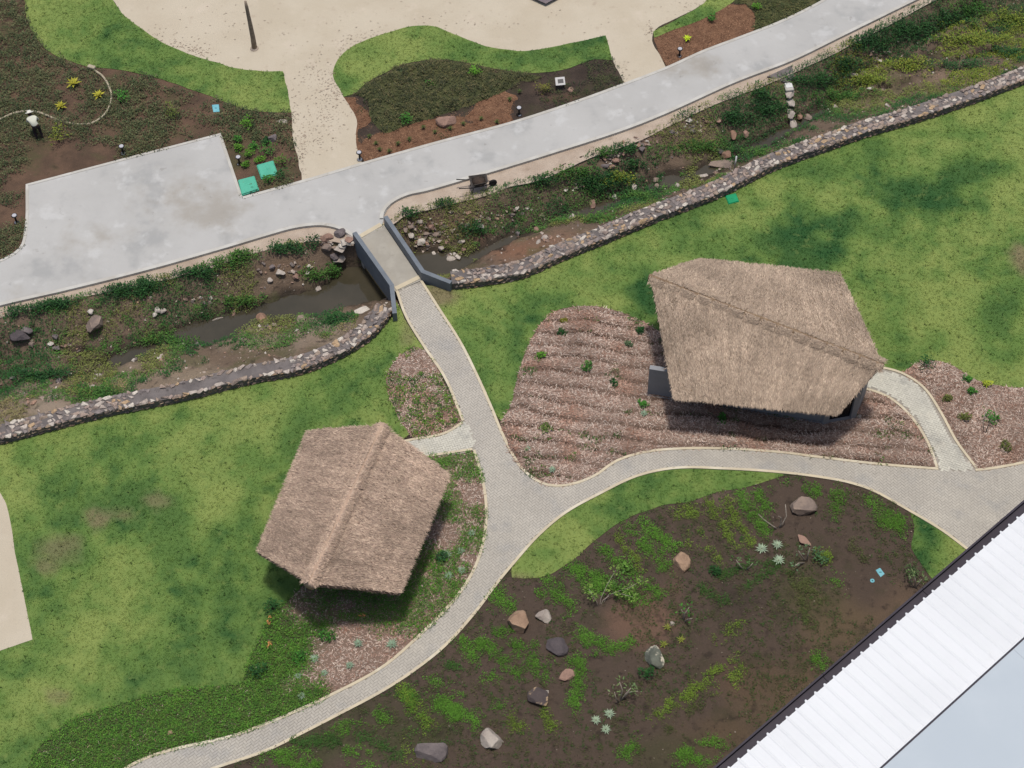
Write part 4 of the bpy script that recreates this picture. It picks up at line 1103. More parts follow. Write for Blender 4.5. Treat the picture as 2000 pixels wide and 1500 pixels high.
sz = np.concatenate([.07 + .07 * rng.random(len(wp)), .05 + .05 * rng.random(len(bg6))])
P3 = np.column_stack([allp, relz(allp, W_B6, bed6_rel, .01)])
o = link('bed_weeds', leaf_mesh('bed_weeds', *clump_leaves(P3, sz, sz * .9, 10, .055, allc, seed=3)), None, MT['leaf'])
tag(o, 'low bright green weeds in rows across the dark soil bed', 'weeds', kind='stuff')

# weeds in the mulch furrows, small bed and left hut bed
def weed_mass(w, dens, thr, seed, pal, rel, name, label, size=(.08, .08), ns=.6, extra=None, zo=.012, nl=11, ls=.07):
    p = clear(scatter(w, dens))
    f = fbm(p[:, 0] * ns, p[:, 1] * ns, seed, 4)
    if extra is not None: f = f + extra(p)
    f = f + (rng.random(len(p)) - .5) * .16
    p = p[f > thr]
    P3 = np.column_stack([p, relz(p, w, rel, zo)])
    s_ = size[0] + size[1] * rng.random(len(p))
    o = link(name, leaf_mesh(name, *clump_leaves(P3, s_, s_ * .9, nl, ls, pick(pal, len(p)), seed=seed)), None, MT['leaf'])
    tag(o, label, 'weeds', kind='stuff')
valley = lambda P: 0.16 - 0.26 * np.abs(np.sin(math.pi * row_d(P) / 0.74)) ** .6
weed_mass(W_M4, 22, .64, 5, [GD, GO, GB * .8, A(80, 90, 50)], furrow, 'bed_weeds', 'sparse green weeds in the mulch furrows', (.06, .07), .8, valley)
weed_mass(W_M5, 14, .64, 6, [GD, GO], rough_relief, 'bed_weeds', 'sparse weeds in the right edge mulch bed', (.05, .06), .8)
def b2x(p):
    px = proj(np.column_stack([p, np.zeros(len(p))])); return -.12 + .22 * ((px[:, 1] > 730) & (px[:, 1] < 830))
weed_mass(W_B2, 40, .5, 7, [GB, GD, GY], rough_relief, 'bed_weeds', 'bright weeds in the small bed by the straight path', (.07, .07), .9, b2x)
def b3x(p):
    px = proj(np.column_stack([p, np.zeros(len(p))])); x, y = px[:, 0], px[:, 1]
    v = np.full(len(p), .0)
    g_ = b3_green(p); v = v + .2 * g_
    v = np.where((x > 660) & (y > 1215) & (y < 1330) & (x < 830), -.16, v)
    return v
weed_mass(W_B3, 105, .47, 2, [A(88, 134, 46), A(74, 120, 42), A(98, 142, 52), A(70, 108, 42), A(92, 116, 50)], rough_relief, 'bed_weeds', 'dense green ground cover in the left hut bed', (.10, .08), .5, b3x, nl=11, ls=.06)
# top beds
W_TL = smooth(W2(P_bed_tl), .4)
tl_rel = lambda P: np.clip(fbm(P[:, 0] * .8, P[:, 1] * .8, 2) - .45, 0, 1) * .35
weed_mass(W_TL, 46, .49, 3, [A(72, 84, 52), A(86, 94, 60), A(60, 76, 46), A(102, 106, 72), A(92, 92, 60)], tl_rel, 'bed_weeds', 'dull green creeping weeds around the parking pad', (.12, .1), .45, None, .008, 12, .09)
weed_mass(w_turfm, 46, .12, 3, [A(86, 88, 54), A(70, 76, 46), A(104, 98, 66), A(62, 66, 44)], lambda P: fbm(P[:, 0] * .5, P[:, 1] * .5, 2) * .35, 'bed_weeds', 'short olive grass on the middle mound', (.08, .06), .6, None, .05, 10, .08)
weed_mass(w_turftr, 46, .12, 3, [A(86, 92, 50), A(70, 80, 46), A(100, 98, 60)], lambda P: 0 * P[:, 0], 'bed_weeds', 'short olive grass by the top edge road', (.08, .06), .6, None, .015, 10, .08)
def midx(p):
    px = proj(np.column_stack([p, np.zeros(len(p))])); return np.where((px[:, 0] > 1000), .1, -.3)
weed_mass(w_bark, 30, .5, 5, [A(60, 72, 40), A(76, 84, 48), A(48, 60, 36)], lambda P: np.clip(fbm(P[:, 0] * .8, P[:, 1] * .8, 2) - .45, 0, 1) * .3, 'bed_weeds', 'dull weeds at the right end of the middle bed', (.09, .07), .5, midx)

# ------------------------------------------------------------------ stream bank vegetation
cp = scatter(CHAN, 60)
cpx = proj(np.column_stack([cp, terrain(cp)]))
k = (cpx[:, 0] > -30) & (cpx[:, 0] < 2030) & (cpx[:, 1] > -40)
cp = cp[k]; cpx = cpx[k]
cz = terrain(cp); dN = distline(cp, Sn); dV = distline(cp, Vl); dWl = distline(cp, Wb)
f = fbm(cp[:, 0] * .45, cp[:, 1] * .45, 0, 4)
den = f + .12 * (dV < 1.3) + .04 * (dN < .8) - .10 * ((cpx[:, 0] > 640) & (cpx[:, 0] < 1010)) + .12 * (cpx[:, 0] > 1480) + .05 * ((cpx[:, 0] > 1040) & (cpx[:, 0] <= 1480)) - .06 * (dWl < .9)
# bare earth shelf above the right wall and the rubble by the bridge
for x, y, a, b, s in ((1020, 490, 70, 22, .4), (1130, 455, 40, 14, .3), (80, 800, 60, 30, .2), (665, 480, 36, 30, .5), (735, 600, 36, 16, .5), (1240, 320, 60, 14, .15), (1830, 130, 60, 14, .25), (560, 500, 50, 14, .18)):
    den = den - s * np.exp(-(((cpx[:, 0] - x) / a) ** 2 + ((cpx[:, 1] - y) / b) ** 2))
k = (den > .515) & (cz > Z_W - .2)
cp, cpx, cz, den, dV = cp[k], cpx[k], cz[k], den[k], dV[k]
tone = fbm(cp[:, 0] * .35 + 9, cp[:, 1] * .35, 6, 3)
palc = np.where((tone > .54)[:, None], pick([A(50, 96, 46), A(56, 108, 48), A(44, 84, 42)], len(cp)), np.where((tone > .44)[:, None], pick([A(88, 124, 56), A(76, 108, 52), A(84, 132, 54)], len(cp)), pick([A(122, 132, 66), A(108, 114, 62), A(128, 136, 74)], len(cp)))) * .88
dry = (fbm(cp[:, 0] * .6 + 3, cp[:, 1] * .6, 2, 3) > .52) & (distline(cp, Wb) < 2.2) & (cpx[:, 0] < 760)
palc[dry] = pick([A(138, 130, 88), A(120, 116, 74), A(150, 140, 100)], int(dry.sum())) * .9
yel = (cpx[:, 0] > 1620) & (cpx[:, 1] < 170) & (cpx[:, 1] > 20 + (2000 - cpx[:, 0]) * .12) & (tone < .6)
palc[yel] = pick([A(128, 138, 48), A(108, 124, 42), A(96, 116, 42)], int(yel.sum()))
sz = .06 + .09 * rng.random(len(cp)) + .12 * np.clip(den - .56, 0, .3) / .3
o = link('bank_weeds', leaf_mesh('bank_weeds', *clump_leaves(np.column_stack([cp, np.maximum(cz, Z_W - .14)]), sz, sz * 1.0, 11, .07, palc, seed=11)), None, MT['leaf'])
tag(o, 'mixed green weeds covering the stream banks', 'weeds', kind='stuff')
# dense leafy mounds along the verge
mp, mc = [], []
for x, y, a, b, c_ in ((40, 606, 50, 9, 0), (110, 596, 40, 10, 0), (240, 572, 46, 10, 0), (290, 560, 30, 12, 0), (420, 516, 50, 9, 1), (470, 500, 30, 8, 1), (380, 535, 40, 8, 0), (560, 488, 34, 8, 0), (610, 474, 12, 6, 0), (330, 668, 50, 6, 1), (470, 590, 40, 6, 1), (610, 540, 30, 7, 1), (650, 530, 16, 8, 1), (660, 625, 24, 7, 0), (80, 735, 50, 6, 0), (190, 770, 40, 10, 1),
                    (870, 400, 18, 5, 0), (800, 420, 14, 5, 0), (930, 452, 26, 8, 0), (1060, 356, 26, 7, 0), (1120, 340, 40, 7, 1), (1180, 356, 46, 10, 0), (1225, 292, 24, 7, 0), (1180, 300, 20, 5, 1), (1205, 350, 22, 7, 2), (1165, 372, 26, 6, 0), (1240, 325, 24, 8, 0), (1250, 385, 40, 6, 1), (1180, 430, 50, 6, 1), (1330, 225, 20, 6, 0), (1370, 290, 40, 8, 1), (1440, 232, 40, 14, 0), (1490, 190, 24, 10, 0), (1500, 215, 30, 10, 0), (1600, 160, 40, 14, 0), (1650, 130, 50, 14, 0), (1700, 80, 60, 20, 0), (1780, 60, 50, 18, 0), (1860, 40, 40, 14, 0), (1900, 20, 30, 16, 1), (1640, 190, 50, 8, 1), (1700, 160, 50, 8, 2), (1780, 130, 60, 8, 2), (1900, 80, 60, 10, 2), (1980, 40, 40, 14, 2), (1880, 130, 50, 8, 0), (1970, 105, 40, 8, 0), (1570, 280, 30, 5, 0), (1480, 300, 40, 6, 1)):
    a *= .7 + .5 * rng.random(); b *= .8 + .6 * rng.random(); n = int(a * b * .15) + 6
    q = rng.normal(size=(n, 2)) * np.array([a, b]) * .6 + np.array([x, y])
    mp.append(gp(q[:, 0], q[:, 1]))
    mc.append(pick([[A(42, 84, 40), A(50, 94, 42), A(38, 72, 36)], [A(66, 108, 40), A(58, 98, 40), A(78, 112, 46)], [A(130, 140, 50), A(112, 128, 46), A(96, 118, 44)]][c_], n) * .95)
mp = np.vstack(mp); mc = np.vstack(mc)
k = inpoly(mp[:, :2], CHAN) & (distline(mp[:, :2], Wb) > .15); mp, mc = mp[k], mc[k]
o = link('bank_herbs', leaf_mesh('bank_herbs', *clump_leaves(mp, .16 + .10 * rng.random(len(mp)), .20 + .2 * rng.random(len(mp)), 15, .10, mc, seed=12)), None, MT['leaf'])
tag(o, 'dense leafy herbs in mounds along the stream channel', 'weeds', kind='stuff')
# broken rock on the steep banks
it = []
for x, y, a, b, n in ((860, 450, 60, 26, 70), (930, 430, 40, 16, 30), (830, 470, 30, 16, 40), (1010, 415, 40, 10, 30), (1190, 305, 36, 14, 45), (1240, 280, 30, 10, 24), (1120, 365, 40, 8, 16), (560, 525, 50, 12, 22), (640, 475, 18, 14, 22), (400, 585, 40, 8, 14), (760, 608, 20, 10, 20), (1360, 250, 30, 12, 22), (1420, 330, 30, 10, 14), (1710, 110, 30, 14, 16), (1070, 465, 20, 8, 24), (880, 500, 24, 6, 30), (540, 640, 60, 12, 26), (300, 700, 60, 10, 16), (60, 780, 60, 20, 18)):
    q = rng.normal(size=(n, 2)) * np.array([a, b]) * .55 + np.array([x, y]); w = gp(q[:, 0], q[:, 1])
    for p in w:
        if not inpoly(p[None, :2], CHAN)[0]: continue
        s_ = .10 + .2 * rng.random() ** 1.6; it.append((int(rng.integers(9)), p + np.array([0, 0, s_ * .15]), rng.random() * 6, (s_ * 1.2, s_ * .9, s_ * .9)))
tag(joined_stones('bank_rubble', it, MT['bankstone'], None), 'angular broken rock strewn over the steep stream banks', 'rubble', kind='stuff')
# gravel on the banks
gpn = scatter(CHAN, 7.5); gz = terrain(gpn)
gx_ = proj(np.column_stack([gpn, gz])); k = (gx_[:, 0] > -20) & (gx_[:, 0] < 2020); gpn, gz = gpn[k], gz[k]
it = [(int(rng.integers(9)), np.array([q[0], q[1], z + .01]), rng.random() * 6, (s_, s_ * .8, s_ * .7)) for q, z, s_ in zip(gpn, gz, .04 + .15 * rng.random(len(gpn)) ** 3)]
tag(joined_stones('bank_gravel', it, MT['bankstone'], None), 'small loose stones and gravel on the stream banks', 'gravel', kind='stuff')

A = _A
# ------------------------------------------------------------------ rocks
def boulder(seed, sx, sy, sz, m, cuts=13, sub=3):
    r = np.random.default_rng(seed)
    bm = bmesh.new(); bmesh.ops.create_icosphere(bm, subdivisions=sub, radius=1.0)
    pl_ = r.normal(size=(cuts, 3)); pl_ /= np.linalg.norm(pl_, axis=1)[:, None]; dd = .46 + .26 * r.random(cuts)
    pl_[0] = (r.normal() * .15, r.normal() * .15, 1); pl_[0] /= np.linalg.norm(pl_[0]); dd[0] = .62
    for v in bm.verts:
        p = np.array(v.co)
        for q in range(2):
            for n_, d_ in zip(pl_, dd):
                e = p @ n_ - d_
                if e > 0: p = p - n_ * e * .96
        p = p * (1 + (vnoise(np.array([p[0] * 3 + seed]), np.array([p[1] * 3 + p[2] * 2]), 2)[0] - .5) * .10)
        v.co = (p[0] * sx, p[1] * sy, p[2] * sz)
    zmin = min(v.co.z for v in bm.verts)
    for v in bm.verts: v.co.z -= zmin * .5       # a quarter stays sunk in the ground
    me = bpy.data.meshes.new('boulder'); bm.to_mesh(me); bm.free(); me.materials.append(m)
    return me

def rock(x, y, wpx, hpx, kind, label, seed, name='boulder', hz=0.6, rz=0.0, zadd=0.0, group=None, sub=3):
    P = g1(x, y); d = np.linalg.norm(P - CAM); s = FPX / d
    sx = wpx / s / 2 * 1.4; sy = hpx / s / 2 * 1.45; szz = min(sx, sy) * hz * 1.25
    o = link(name, boulder(seed, sx, sy, szz, ROCKM[kind], sub=sub))
    o.location = (P[0], P[1] - szz * .35, P[2] + zadd); o.rotation_euler = (0, 0, rz)
    tag(o, label, 'rock', group)
    return o
B6Z = 0.06
rock(1012, 1216, 42, 40, 'tan', 'large tan boulder nearest the main path in the dark bed', 1, zadd=B6Z)
rock(1061, 1203, 26, 24, 'pale', 'small pale rock just right of the large tan boulder', 2, zadd=B6Z)
rock(1090, 1263, 46, 28, 'dark', 'smooth dark grey boulder below the small pale rock', 3, zadd=B6Z)
rock(1108, 1320, 28, 22, 'pink', 'flat pinkish rock surrounded by bright weeds', 4, hz=.5, zadd=B6Z)
rock(1048, 1360, 36, 42, 'two', 'two tone boulder, dark below and cream above', 5, zadd=B6Z)
rock(1328, 1094, 28, 40, 'tan', 'upright tan rock at the foot of the weed rows', 6, zadd=B6Z)
rock(1564, 991, 44, 34, 'greybrown', 'large grey brown boulder beside the bare forked branch', 7, zadd=B6Z)
rock(1278, 1286, 30, 44, 'mottled', 'grey and white mottled boulder behind dark leafy sapling', 8, zadd=B6Z)
rock(843, 1463, 46, 40, 'grey', 'flat grey boulder at the bottom edge of the dark bed', 9, zadd=B6Z)
rock(962, 1446, 36, 40, 'pale', 'pale angular boulder at the bottom edge of the dark bed', 10, zadd=B6Z)
rock(1568, 1058, 18, 26, 'pink', 'narrow pinkish slab right of the silvery rosettes', 11, hz=.4, rz=.6, zadd=B6Z)
rock(1069, 1353, 9, 9, 'white', 'tiny white stone touching the two tone boulder', 12, 'pebble', zadd=B6Z, sub=2)
rock(1592, 995, 9, 8, 'pale', 'tiny pale stone right of the grey brown boulder', 13, 'pebble', zadd=B6Z, sub=2)
rock(1312, 1218, 8, 8, 'pale', 'tiny round stone above the yellow green tufts', 14, 'pebble', zadd=B6Z, sub=2)
rock(335, 1432, 13, 9, 'tan', 'small flat tan stone in the green ground cover', 15, 'pebble', zadd=.1, sub=2)
rock(874, 237, 34, 24, 'pink', 'rounded boulder in the red brown bark bed', 16, zadd=.05)
rock(1113, 177, 13, 14, 'pink', 'small pink rock below the white information sign', 17, zadd=.02)
rock(535, 270, 18, 17, 'grey', 'round grey rock above the green valve covers', 18, zadd=.02)
rock(551, 239, 18, 9, 'pale', 'low pale rock at the corner of the top lawn', 19, zadd=.02)
rock(185, 634, 32, 30, 'greybrown', 'largest grey boulder on the left stream bank', 20)
rock(178, 609, 12, 14, 'white', 'pale rock right behind the largest left bank boulder', 21)
rock(38, 656, 34, 20, 'dark', 'dark boulder near the left edge of the stream bank', 22)
rock(52, 646, 22, 14, 'grey', 'flat grey rock leaning on the dark bank boulder', 23)
rock(512, 624, 22, 22, 'orange', 'orange brown rock at the edge of the muddy water', 24)
rock(588, 622, 26, 18, 'greybrown', 'clustered brown rock below the muddy pool', 25)
rock(712, 606, 34, 18, 'white', 'large whitish rock at the end of the left wall', 26, hz=.5)
rock(690, 590, 16, 10, 'pale', 'small pale rock at the water edge under the bridge', 27)
rock(1418, 302, 18, 17, 'orange', 'round reddish brown rock above the leaning white pipe', 28)
rock(1405, 295, 14, 12, 'dark', 'dark rock behind the round reddish brown rock', 29)
rock(1412, 322, 46, 22, 'greybrown', 'wide flat rock below the round reddish brown rock', 30, hz=.45)
rock(1488, 314, 30, 22, 'greybrown', 'brown rock leaning on the top of the right wall', 31)
rock(1158, 398, 12, 15, 'pink', 'pink rock lying in the dark shallow stream', 32)
rock(1240, 366, 9, 14, 'pale', 'upright pale rock in the dark stream bed', 33)
rock(1280, 351, 12, 11, 'greybrown', 'greyish rock at the end of the dark stream', 34)
rock(1374, 343, 20, 8, 'white', 'long white flat rock near the right wall', 35, hz=.5)
rock(1432, 262, 14, 20, 'orange', 'upright brown rock in the middle of the right bank', 36)
rock(1456, 260, 14, 16, 'pink', 'pinkish rock beside the upright brown rock', 37)
rock(1562, 228, 12, 20, 'orange', 'brown rock at the foot of the rubble spillway', 38)
rock(1576, 230, 14, 18, 'greybrown', 'greyish brown rock right of the rubble spillway foot', 39)
for i_, (x, y, w_, h_, kd) in enumerate([(640, 462, 22, 16, 'pink'), (664, 456, 24, 18, 'grey'), (684, 470, 18, 14, 'pink'), (640, 482, 18, 16, 'greybrown'), (652, 500, 16, 14, 'grey')]):
    rock(x, y, w_, h_, kd, 'broken rock in the rubble heap left of the footbridge', 60 + i_, 'rubble_rock', group='rubble beside the footbridge')
for i_, (x, y, w_, h_) in enumerate([(668, 490, 22, 20), (684, 492, 20, 18), (660, 506, 22, 18), (680, 508, 24, 18), (692, 500, 16, 16), (668, 478, 18, 14), (688, 517, 20, 12)]):
    rock(x, y, w_, h_, 'white' if i_ % 2 else 'pale', 'pale grey slab of the rubble apron left of the footbridge', 80 + i_, 'apron_slab', hz=.4, group='rubble beside the footbridge')
small = [(20, 735), (45, 722), (60, 560 + 110), (95, 668), (108, 655), (110, 677), (122, 676), (300, 612), (318, 606), (305, 604), (455, 610), (180, 748), (112, 742), (190, 730), (184, 753), (530, 520), (545, 530), (525, 544), (577, 538), (600, 531), (620, 560), (385, 668), (355, 669), (400, 660), (640, 582 + 10), (820, 470), (850, 455), (840, 440), (870, 470), (905, 486), (892, 500), (880, 504), (900, 470), (935, 440), (1010, 455), (1050, 470), (1060, 462), (1045, 445), (1115, 420), (1165, 425), (1200, 380), (1283, 364), (1322, 362), (1190, 275 + 50), (1200, 312), (1210, 300), (1180, 320), (1215, 295), (1250, 290), (1665, 142), (1680, 139), (1730, 205), (1700, 170), (1630, 205), (1720, 175), (1345, 232), (1380, 235), (1400, 235), (1350, 255), (1310, 255), (820, 430), (800, 440), (830, 455), (860, 482), (800, 458), (790, 445)]
rr = np.random.default_rng(5)
def zone(x, y):
    if x < 250: return 'on the bank at the left edge of the picture'
    if x < 470: return 'on the bank around the left muddy puddle'
    if x < 760: return 'on the bank between the muddy puddle and the footbridge'
    if x < 880: return 'on the rocky bank just right of the footbridge'
    if x < 1080: return 'on the bank behind the lower end of the right wall'
    if x < 1230: return 'along the dark stream below the wheelbarrow verge'
    if x < 1450: return 'on the bank near the round reddish brown rock'
    return 'on the bank right of the rubble spillway'
for i_, (x, y) in enumerate(small):
    left = x < 760
    kc = ['greybrown', 'pale', 'pink', 'grey', 'white'][rr.integers(5)]; kd_ = {'greybrown': 'brown', 'pink': 'pinkish'}.get(kc, kc)
    rock(x + rr.random() * 4, y + rr.random() * 4, 8 + 9 * rr.random(), 7 + 7 * rr.random(), kc,
         f'small {kd_} stone ' + zone(x, y), 200 + i_, 'bank_stone', group='loose stones on the left bank' if left else 'loose stones on the right bank', sub=2)

# ------------------------------------------------------------------ thatched huts
def thatch_hut(c_px, zr, label, tone, front, seed):
    """c_px: A ridge end, B,C far eave, D ridge end, E,F near eave"""
    ze = 2.28
    A_, D_ = at(*c_px['A'], zr), at(*c_px['D'], zr)
    B_, C_, E_, F_ = (at(*c_px[k], ze) for k in 'BCEF')
    cen_ = (A_ + D_) / 2
    root = empty('thatched_hut', (cen_[0], cen_[1], 0)); tag(root, label, 'hut', 'thatched garden huts')
    off = np.array([cen_[0], cen_[1], 0])
    r = np.random.default_rng(seed)
    NU, NV = 60, 26
    base_c, d_c = [], []
    for (a, b, c, d) in ((A_, B_, C_, D_), (A_, F_, E_, D_)):
        def S(u, v):
            u = u[:, None]; v = v[:, None]
            sag = 0.10 * np.sin(np.pi * v[:, 0]) * .6
            p = (a * (1 - u) + d * u) * (1 - v) + (b * (1 - u) + c * u) * v
            p[:, 2] += sag
            return p
        uu, vv = np.meshgrid(np.linspace(0.004, .996, NU), np.linspace(0, .985, NV), indexing='ij')
        P = S(uu.ravel(), vv.ravel()); Pt = P.copy()
        Pt[:, 2] += (fbm(P[:, 0] * 2, P[:, 1] * 2, 3, 3) - .5) * .08
        Pb = P.copy(); Pb[:, 2] -= .26
        n = NU * NV; idx = np.arange(n).reshape(NU, NV)
        q = lambda g: np.stack([g[:-1, :-1], g[1:, :-1], g[1:, 1:], g[:-1, 1:]], -1).reshape(-1, 4)
        side = []
        for ring in (idx[0, :], idx[-1, :], idx[:, -1]):
            side.append(np.stack([ring[:-1], ring[1:], ring[1:] + n, ring[:-1] + n], -1))
        me = npmesh('thatch_slope', np.vstack([Pt, Pb]) - off, [q(idx), q(idx + n)[:, ::-1]] + side, None, True)
        bm = bmesh.new(); bm.from_mesh(me); bmesh.ops.recalc_face_normals(bm, faces=bm.faces); bm.to_mesh(me); bm.free()
        link('thatch_slope', me, root, MT['thatch_' + tone])
        # strands
        area = np.linalg.norm(np.cross(d - a, b - a))
        N = int(area * 1050)
        u = r.random(N); v = r.random(N)
        p0 = S(u, v); p1 = S(u, np.minimum(v + .02, 1.02)); dn = p1 - p0; dn /= np.linalg.norm(dn, axis=1)[:, None]
        side_ = (d - a) / np.linalg.norm(d - a)
        jit = r.normal(size=N) * .38
        dv = dn + side_ * jit[:, None]; dv[:, 2] += .05 + .10 * r.random(N)
        L = .10 + .15 * r.random(N)
        p0[:, 2] += .02 + (fbm(p0[:, 0] * 2, p0[:, 1] * 2, 3, 3) - .5) * .08
        saw = (v * 13 + 1.6 * fbm(p0[:, 0] * .8, p0[:, 1] * .8, 2, 3)) % 1.0
        patch = (.56 + .90 * fbm(p0[:, 0] * .7, p0[:, 1] * .7, 5, 4)) * (1.04 - .1 * saw)
        streak = .84 + .32 * vnoise(u * 90, v * 3.5, 4)
        cc = pick(THC[tone], N, r) * (.74 + .5 * r.random((N, 1)) ** 1.2) * (patch * streak)[:, None]
        base_c.append((p0, dv, L, .012 + .018 * r.random(N), cc))
        # shaggy eave and gable edges
        for (uu_, vv_, dd_) in ((r.random(1500), np.full(1500, .985), None), (np.full(700, .008), r.random(700), -1), (np.full(700, .992), r.random(700), 1)):
            N2 = len(uu_); p = S(uu_, vv_); p2 = S(uu_, vv_ - .03); dn = p - p2; dn /= np.linalg.norm(dn, axis=1)[:, None]
            dv = dn + r.normal(size=(N2, 3)) * .2
            if dd_ is not None: dv = dn * .7 + side_ * dd_ * .8 + r.normal(size=(N2, 3)) * .2
            dv[:, 2] -= .35
            p[:, 2] -= .24 * r.random(N2)
            cc = pick(THC[tone], N2, r) * (.6 + .6 * r.random((N2, 1)))
            base_c.append((p - dv * .06, dv, .07 + .10 * r.random(N2), .015 + .02 * r.random(N2), cc))
    o = link('thatch_strands', leaf_mesh('thatch_strands', np.vstack([b[0] for b in base_c]) - off, *[np.concatenate([b[k] for b in base_c]) for k in range(1, 5)], fold=.1), root, MT['straw'])
    o['kind'] = 'stuff'
    # ridge roll
    rw = .25 if tone == 'pink' else .15
    bm = bmesh.new(); pts = []; rad = []
    for t in np.linspace(-.004, 1.004, 34):
        p = A_ + (D_ - A_) * t - off; w_ = (vnoise(np.array([t * 18.0]), np.array([3.0]), 2)[0] - .5)
        pts.append(p + np.array([0, 0, -.10 + w_ * .07])); rad.append(rw * (.9 + .25 * vnoise(np.array([t * 9.0]), np.array([7.0]), 3)[0]))
    tube(bm, pts, rad, 10)
    rc = bmesh_obj('ridge_roll', bm, MT['ridge_' + tone], root, True)
    N = 9000
    t = r.random(N); p = A_ + (D_ - A_) * t[:, None] - off; sd_ = (D_ - A_) / np.linalg.norm(D_ - A_); ac = np.cross(sd_, UP); ac /= np.linalg.norm(ac)
    al = (r.random(N) - .5) * 2.2
    spread = 1.0 if tone == 'pink' else 2.3
    p = p + ac * (np.sin(al) * rw * spread)[:, None] + UP * (np.cos(al) * rw * (1.0 if tone == 'pink' else 1.25) - .10 - (0 if tone == 'pink' else .03))[:, None]
    twist = .9 if tone == 'straw' else .45
    dv = ac * np.sign(al)[:, None] * .8 + sd_ * (r.normal(size=N) * .5 + twist * np.sign(np.sin(t * 90)))[:, None] + UP * (.15 - .5 * np.abs(al))[:, None]
    cc = pick(THC[tone], N, r) * (.8 + .5 * r.random((N, 1))) * (1.12 if tone == 'pink' else .95)
    o = link('ridge_strands', leaf_mesh('ridge_strands', p, dv, .12 + .14 * r.random(N), .014 + .018 * r.random(N), cc, .1), rc, MT['straw'])
    o['kind'] = 'stuff'
    front(root, off, A_, B_, C_, D_, E_, F_)
    return root
THC = {'pink': [A(196, 171, 150), A(180, 156, 138), A(206, 183, 160), A(166, 145, 129)], 'straw': [A(188, 168, 147), A(174, 155, 135), A(198, 178, 156), A(162, 145, 128), A(182, 160, 141)]}
MT['thatch_pink'] = mat('thatch_pink', A(160, 134, 116), A(136, 112, 96), 6, .95, .8, 20, bdist=.05)
MT['thatch_straw'] = mat('thatch_straw', A(164, 142, 116), A(140, 120, 98), 6, .95, .8, 20, bdist=.05)
MT['ridge_pink'] = mat('ridge_pink', A(206, 178, 154), A(188, 160, 138), 3, .95, .6, 16, bdist=.05)
MT['ridge_straw'] = mat('ridge_straw', A(160, 136, 108), A(132, 110, 88), 5, .95, .8, 16, bdist=.05)

def rightfront(root, off, A_, B_, C_, D_, E_, F_):
    def wal(name, px, w, z0, z1, m, par=root, side=1):
        bm = bmesh.new(); extr(bm, W2(px), w, z0, z1, side); bmesh.ops.translate(bm, verts=bm.verts, vec=Vector(-off)); return bmesh_obj(name, bm, m, par)
    f = wal('wall', [(1264, 772), (1606, 827)], .22, -.1, 1.92, MT['grey_wall'])
    wal('plinth', [(1261, 775), (1606, 830)], .05, -.1, .12, MT['grey_wall'], f, 1)
    wal('door_sill', [(1610, 830), (1664, 820)], .2, -.1, .16, MT['grey_wall'])
    wal('door_pane', [(1617, 824), (1660, 816)], .03, .16, 2.1, MT['dark_void'])
    wal('door_jamb', [(1606, 832), (1617, 830)], .24, .0, 2.2, MT['grey_wall'])
    wal('door_jamb', [(1660, 821), (1671, 819)], .24, .0, 2.2, MT['grey_wall'])
    wal('wall', [(1671, 815), (1690, 770)], .2, -.1, 2.2, MT['grey_wall'])
    wal('wall', [(1690, 762), (1620, 640)], .2, -.1, 2.3, MT['grey_wall'])
    wal('wall', [(1614, 640), (1380, 600)], .2, -.1, 2.3, MT['grey_wall'])
    wal('wall', [(1376, 604), (1340, 774)], .2, -.1, 2.3, MT['grey_wall'])
    wal('ridge_beam', [(1310, 650), (1690, 800)], .15, 2.5, 2.75, MT['timber'])
    for x, y in ((1345, 840), (1345, 600), (1600, 620)):
        pass
    bm = bmesh.new()
    P = W2([(1264, 772), (1606, 827), (1664, 820), (1690, 765), (1615, 640), (1376, 600)])
    lo = [bm.verts.new((p[0] - off[0], p[1] - off[1], -.1)) for p in P]; hi = [bm.verts.new((p[0] - off[0], p[1] - off[1], .09)) for p in P]
    bm.faces.new(hi); bm.faces.new(lo[::-1])
    for i in range(6): bm.faces.new((lo[i], lo[(i + 1) % 6], hi[(i + 1) % 6], hi[i]))
    bmesh_obj('floor_slab', bm, MT['grey_wall'], root)

def leftfront(root, off, A_, B_, C_, D_, E_, F_):
    ctr = (B_ + C_ + E_ + F_) / 4
    cs = [ctr + (p - ctr) * .70 for p in (B_, C_, E_, F_)]
    for i in range(4):
        a, b = cs[i], cs[(i + 1) % 4]
        d = (b - a)[:2]; d = d / np.linalg.norm(d) * .12
        bm = bmesh.new(); extr(bm, np.array([a[:2] + d, b[:2] - d]), .15, -.1, 2.2, 1); bmesh.ops.translate(bm, verts=bm.verts, vec=Vector(-off)); bmesh_obj('wall', bm, MT['grey_wall'], root)
        bm = bmesh.new(); tube(bm, [(a[0] - off[0], a[1] - off[1], -.1), (a[0] - off[0], a[1] - off[1], 2.3)], .10, 10); bmesh_obj('post', bm, MT['timber'], root)
    bm = bmesh.new()
    lo = [bm.verts.new((p[0] - off[0], p[1] - off[1], -.1)) for p in cs]; hi = [bm.verts.new((p[0] - off[0], p[1] - off[1], .09)) for p in cs]
    bm.faces.new(hi); bm.faces.new(lo[::-1])
    for i in range(4): bm.faces.new((lo[i], lo[(i + 1) % 4], hi[(i + 1) % 4], hi[i]))
    bmesh_obj('floor_slab', bm, MT['grey_wall'], root)

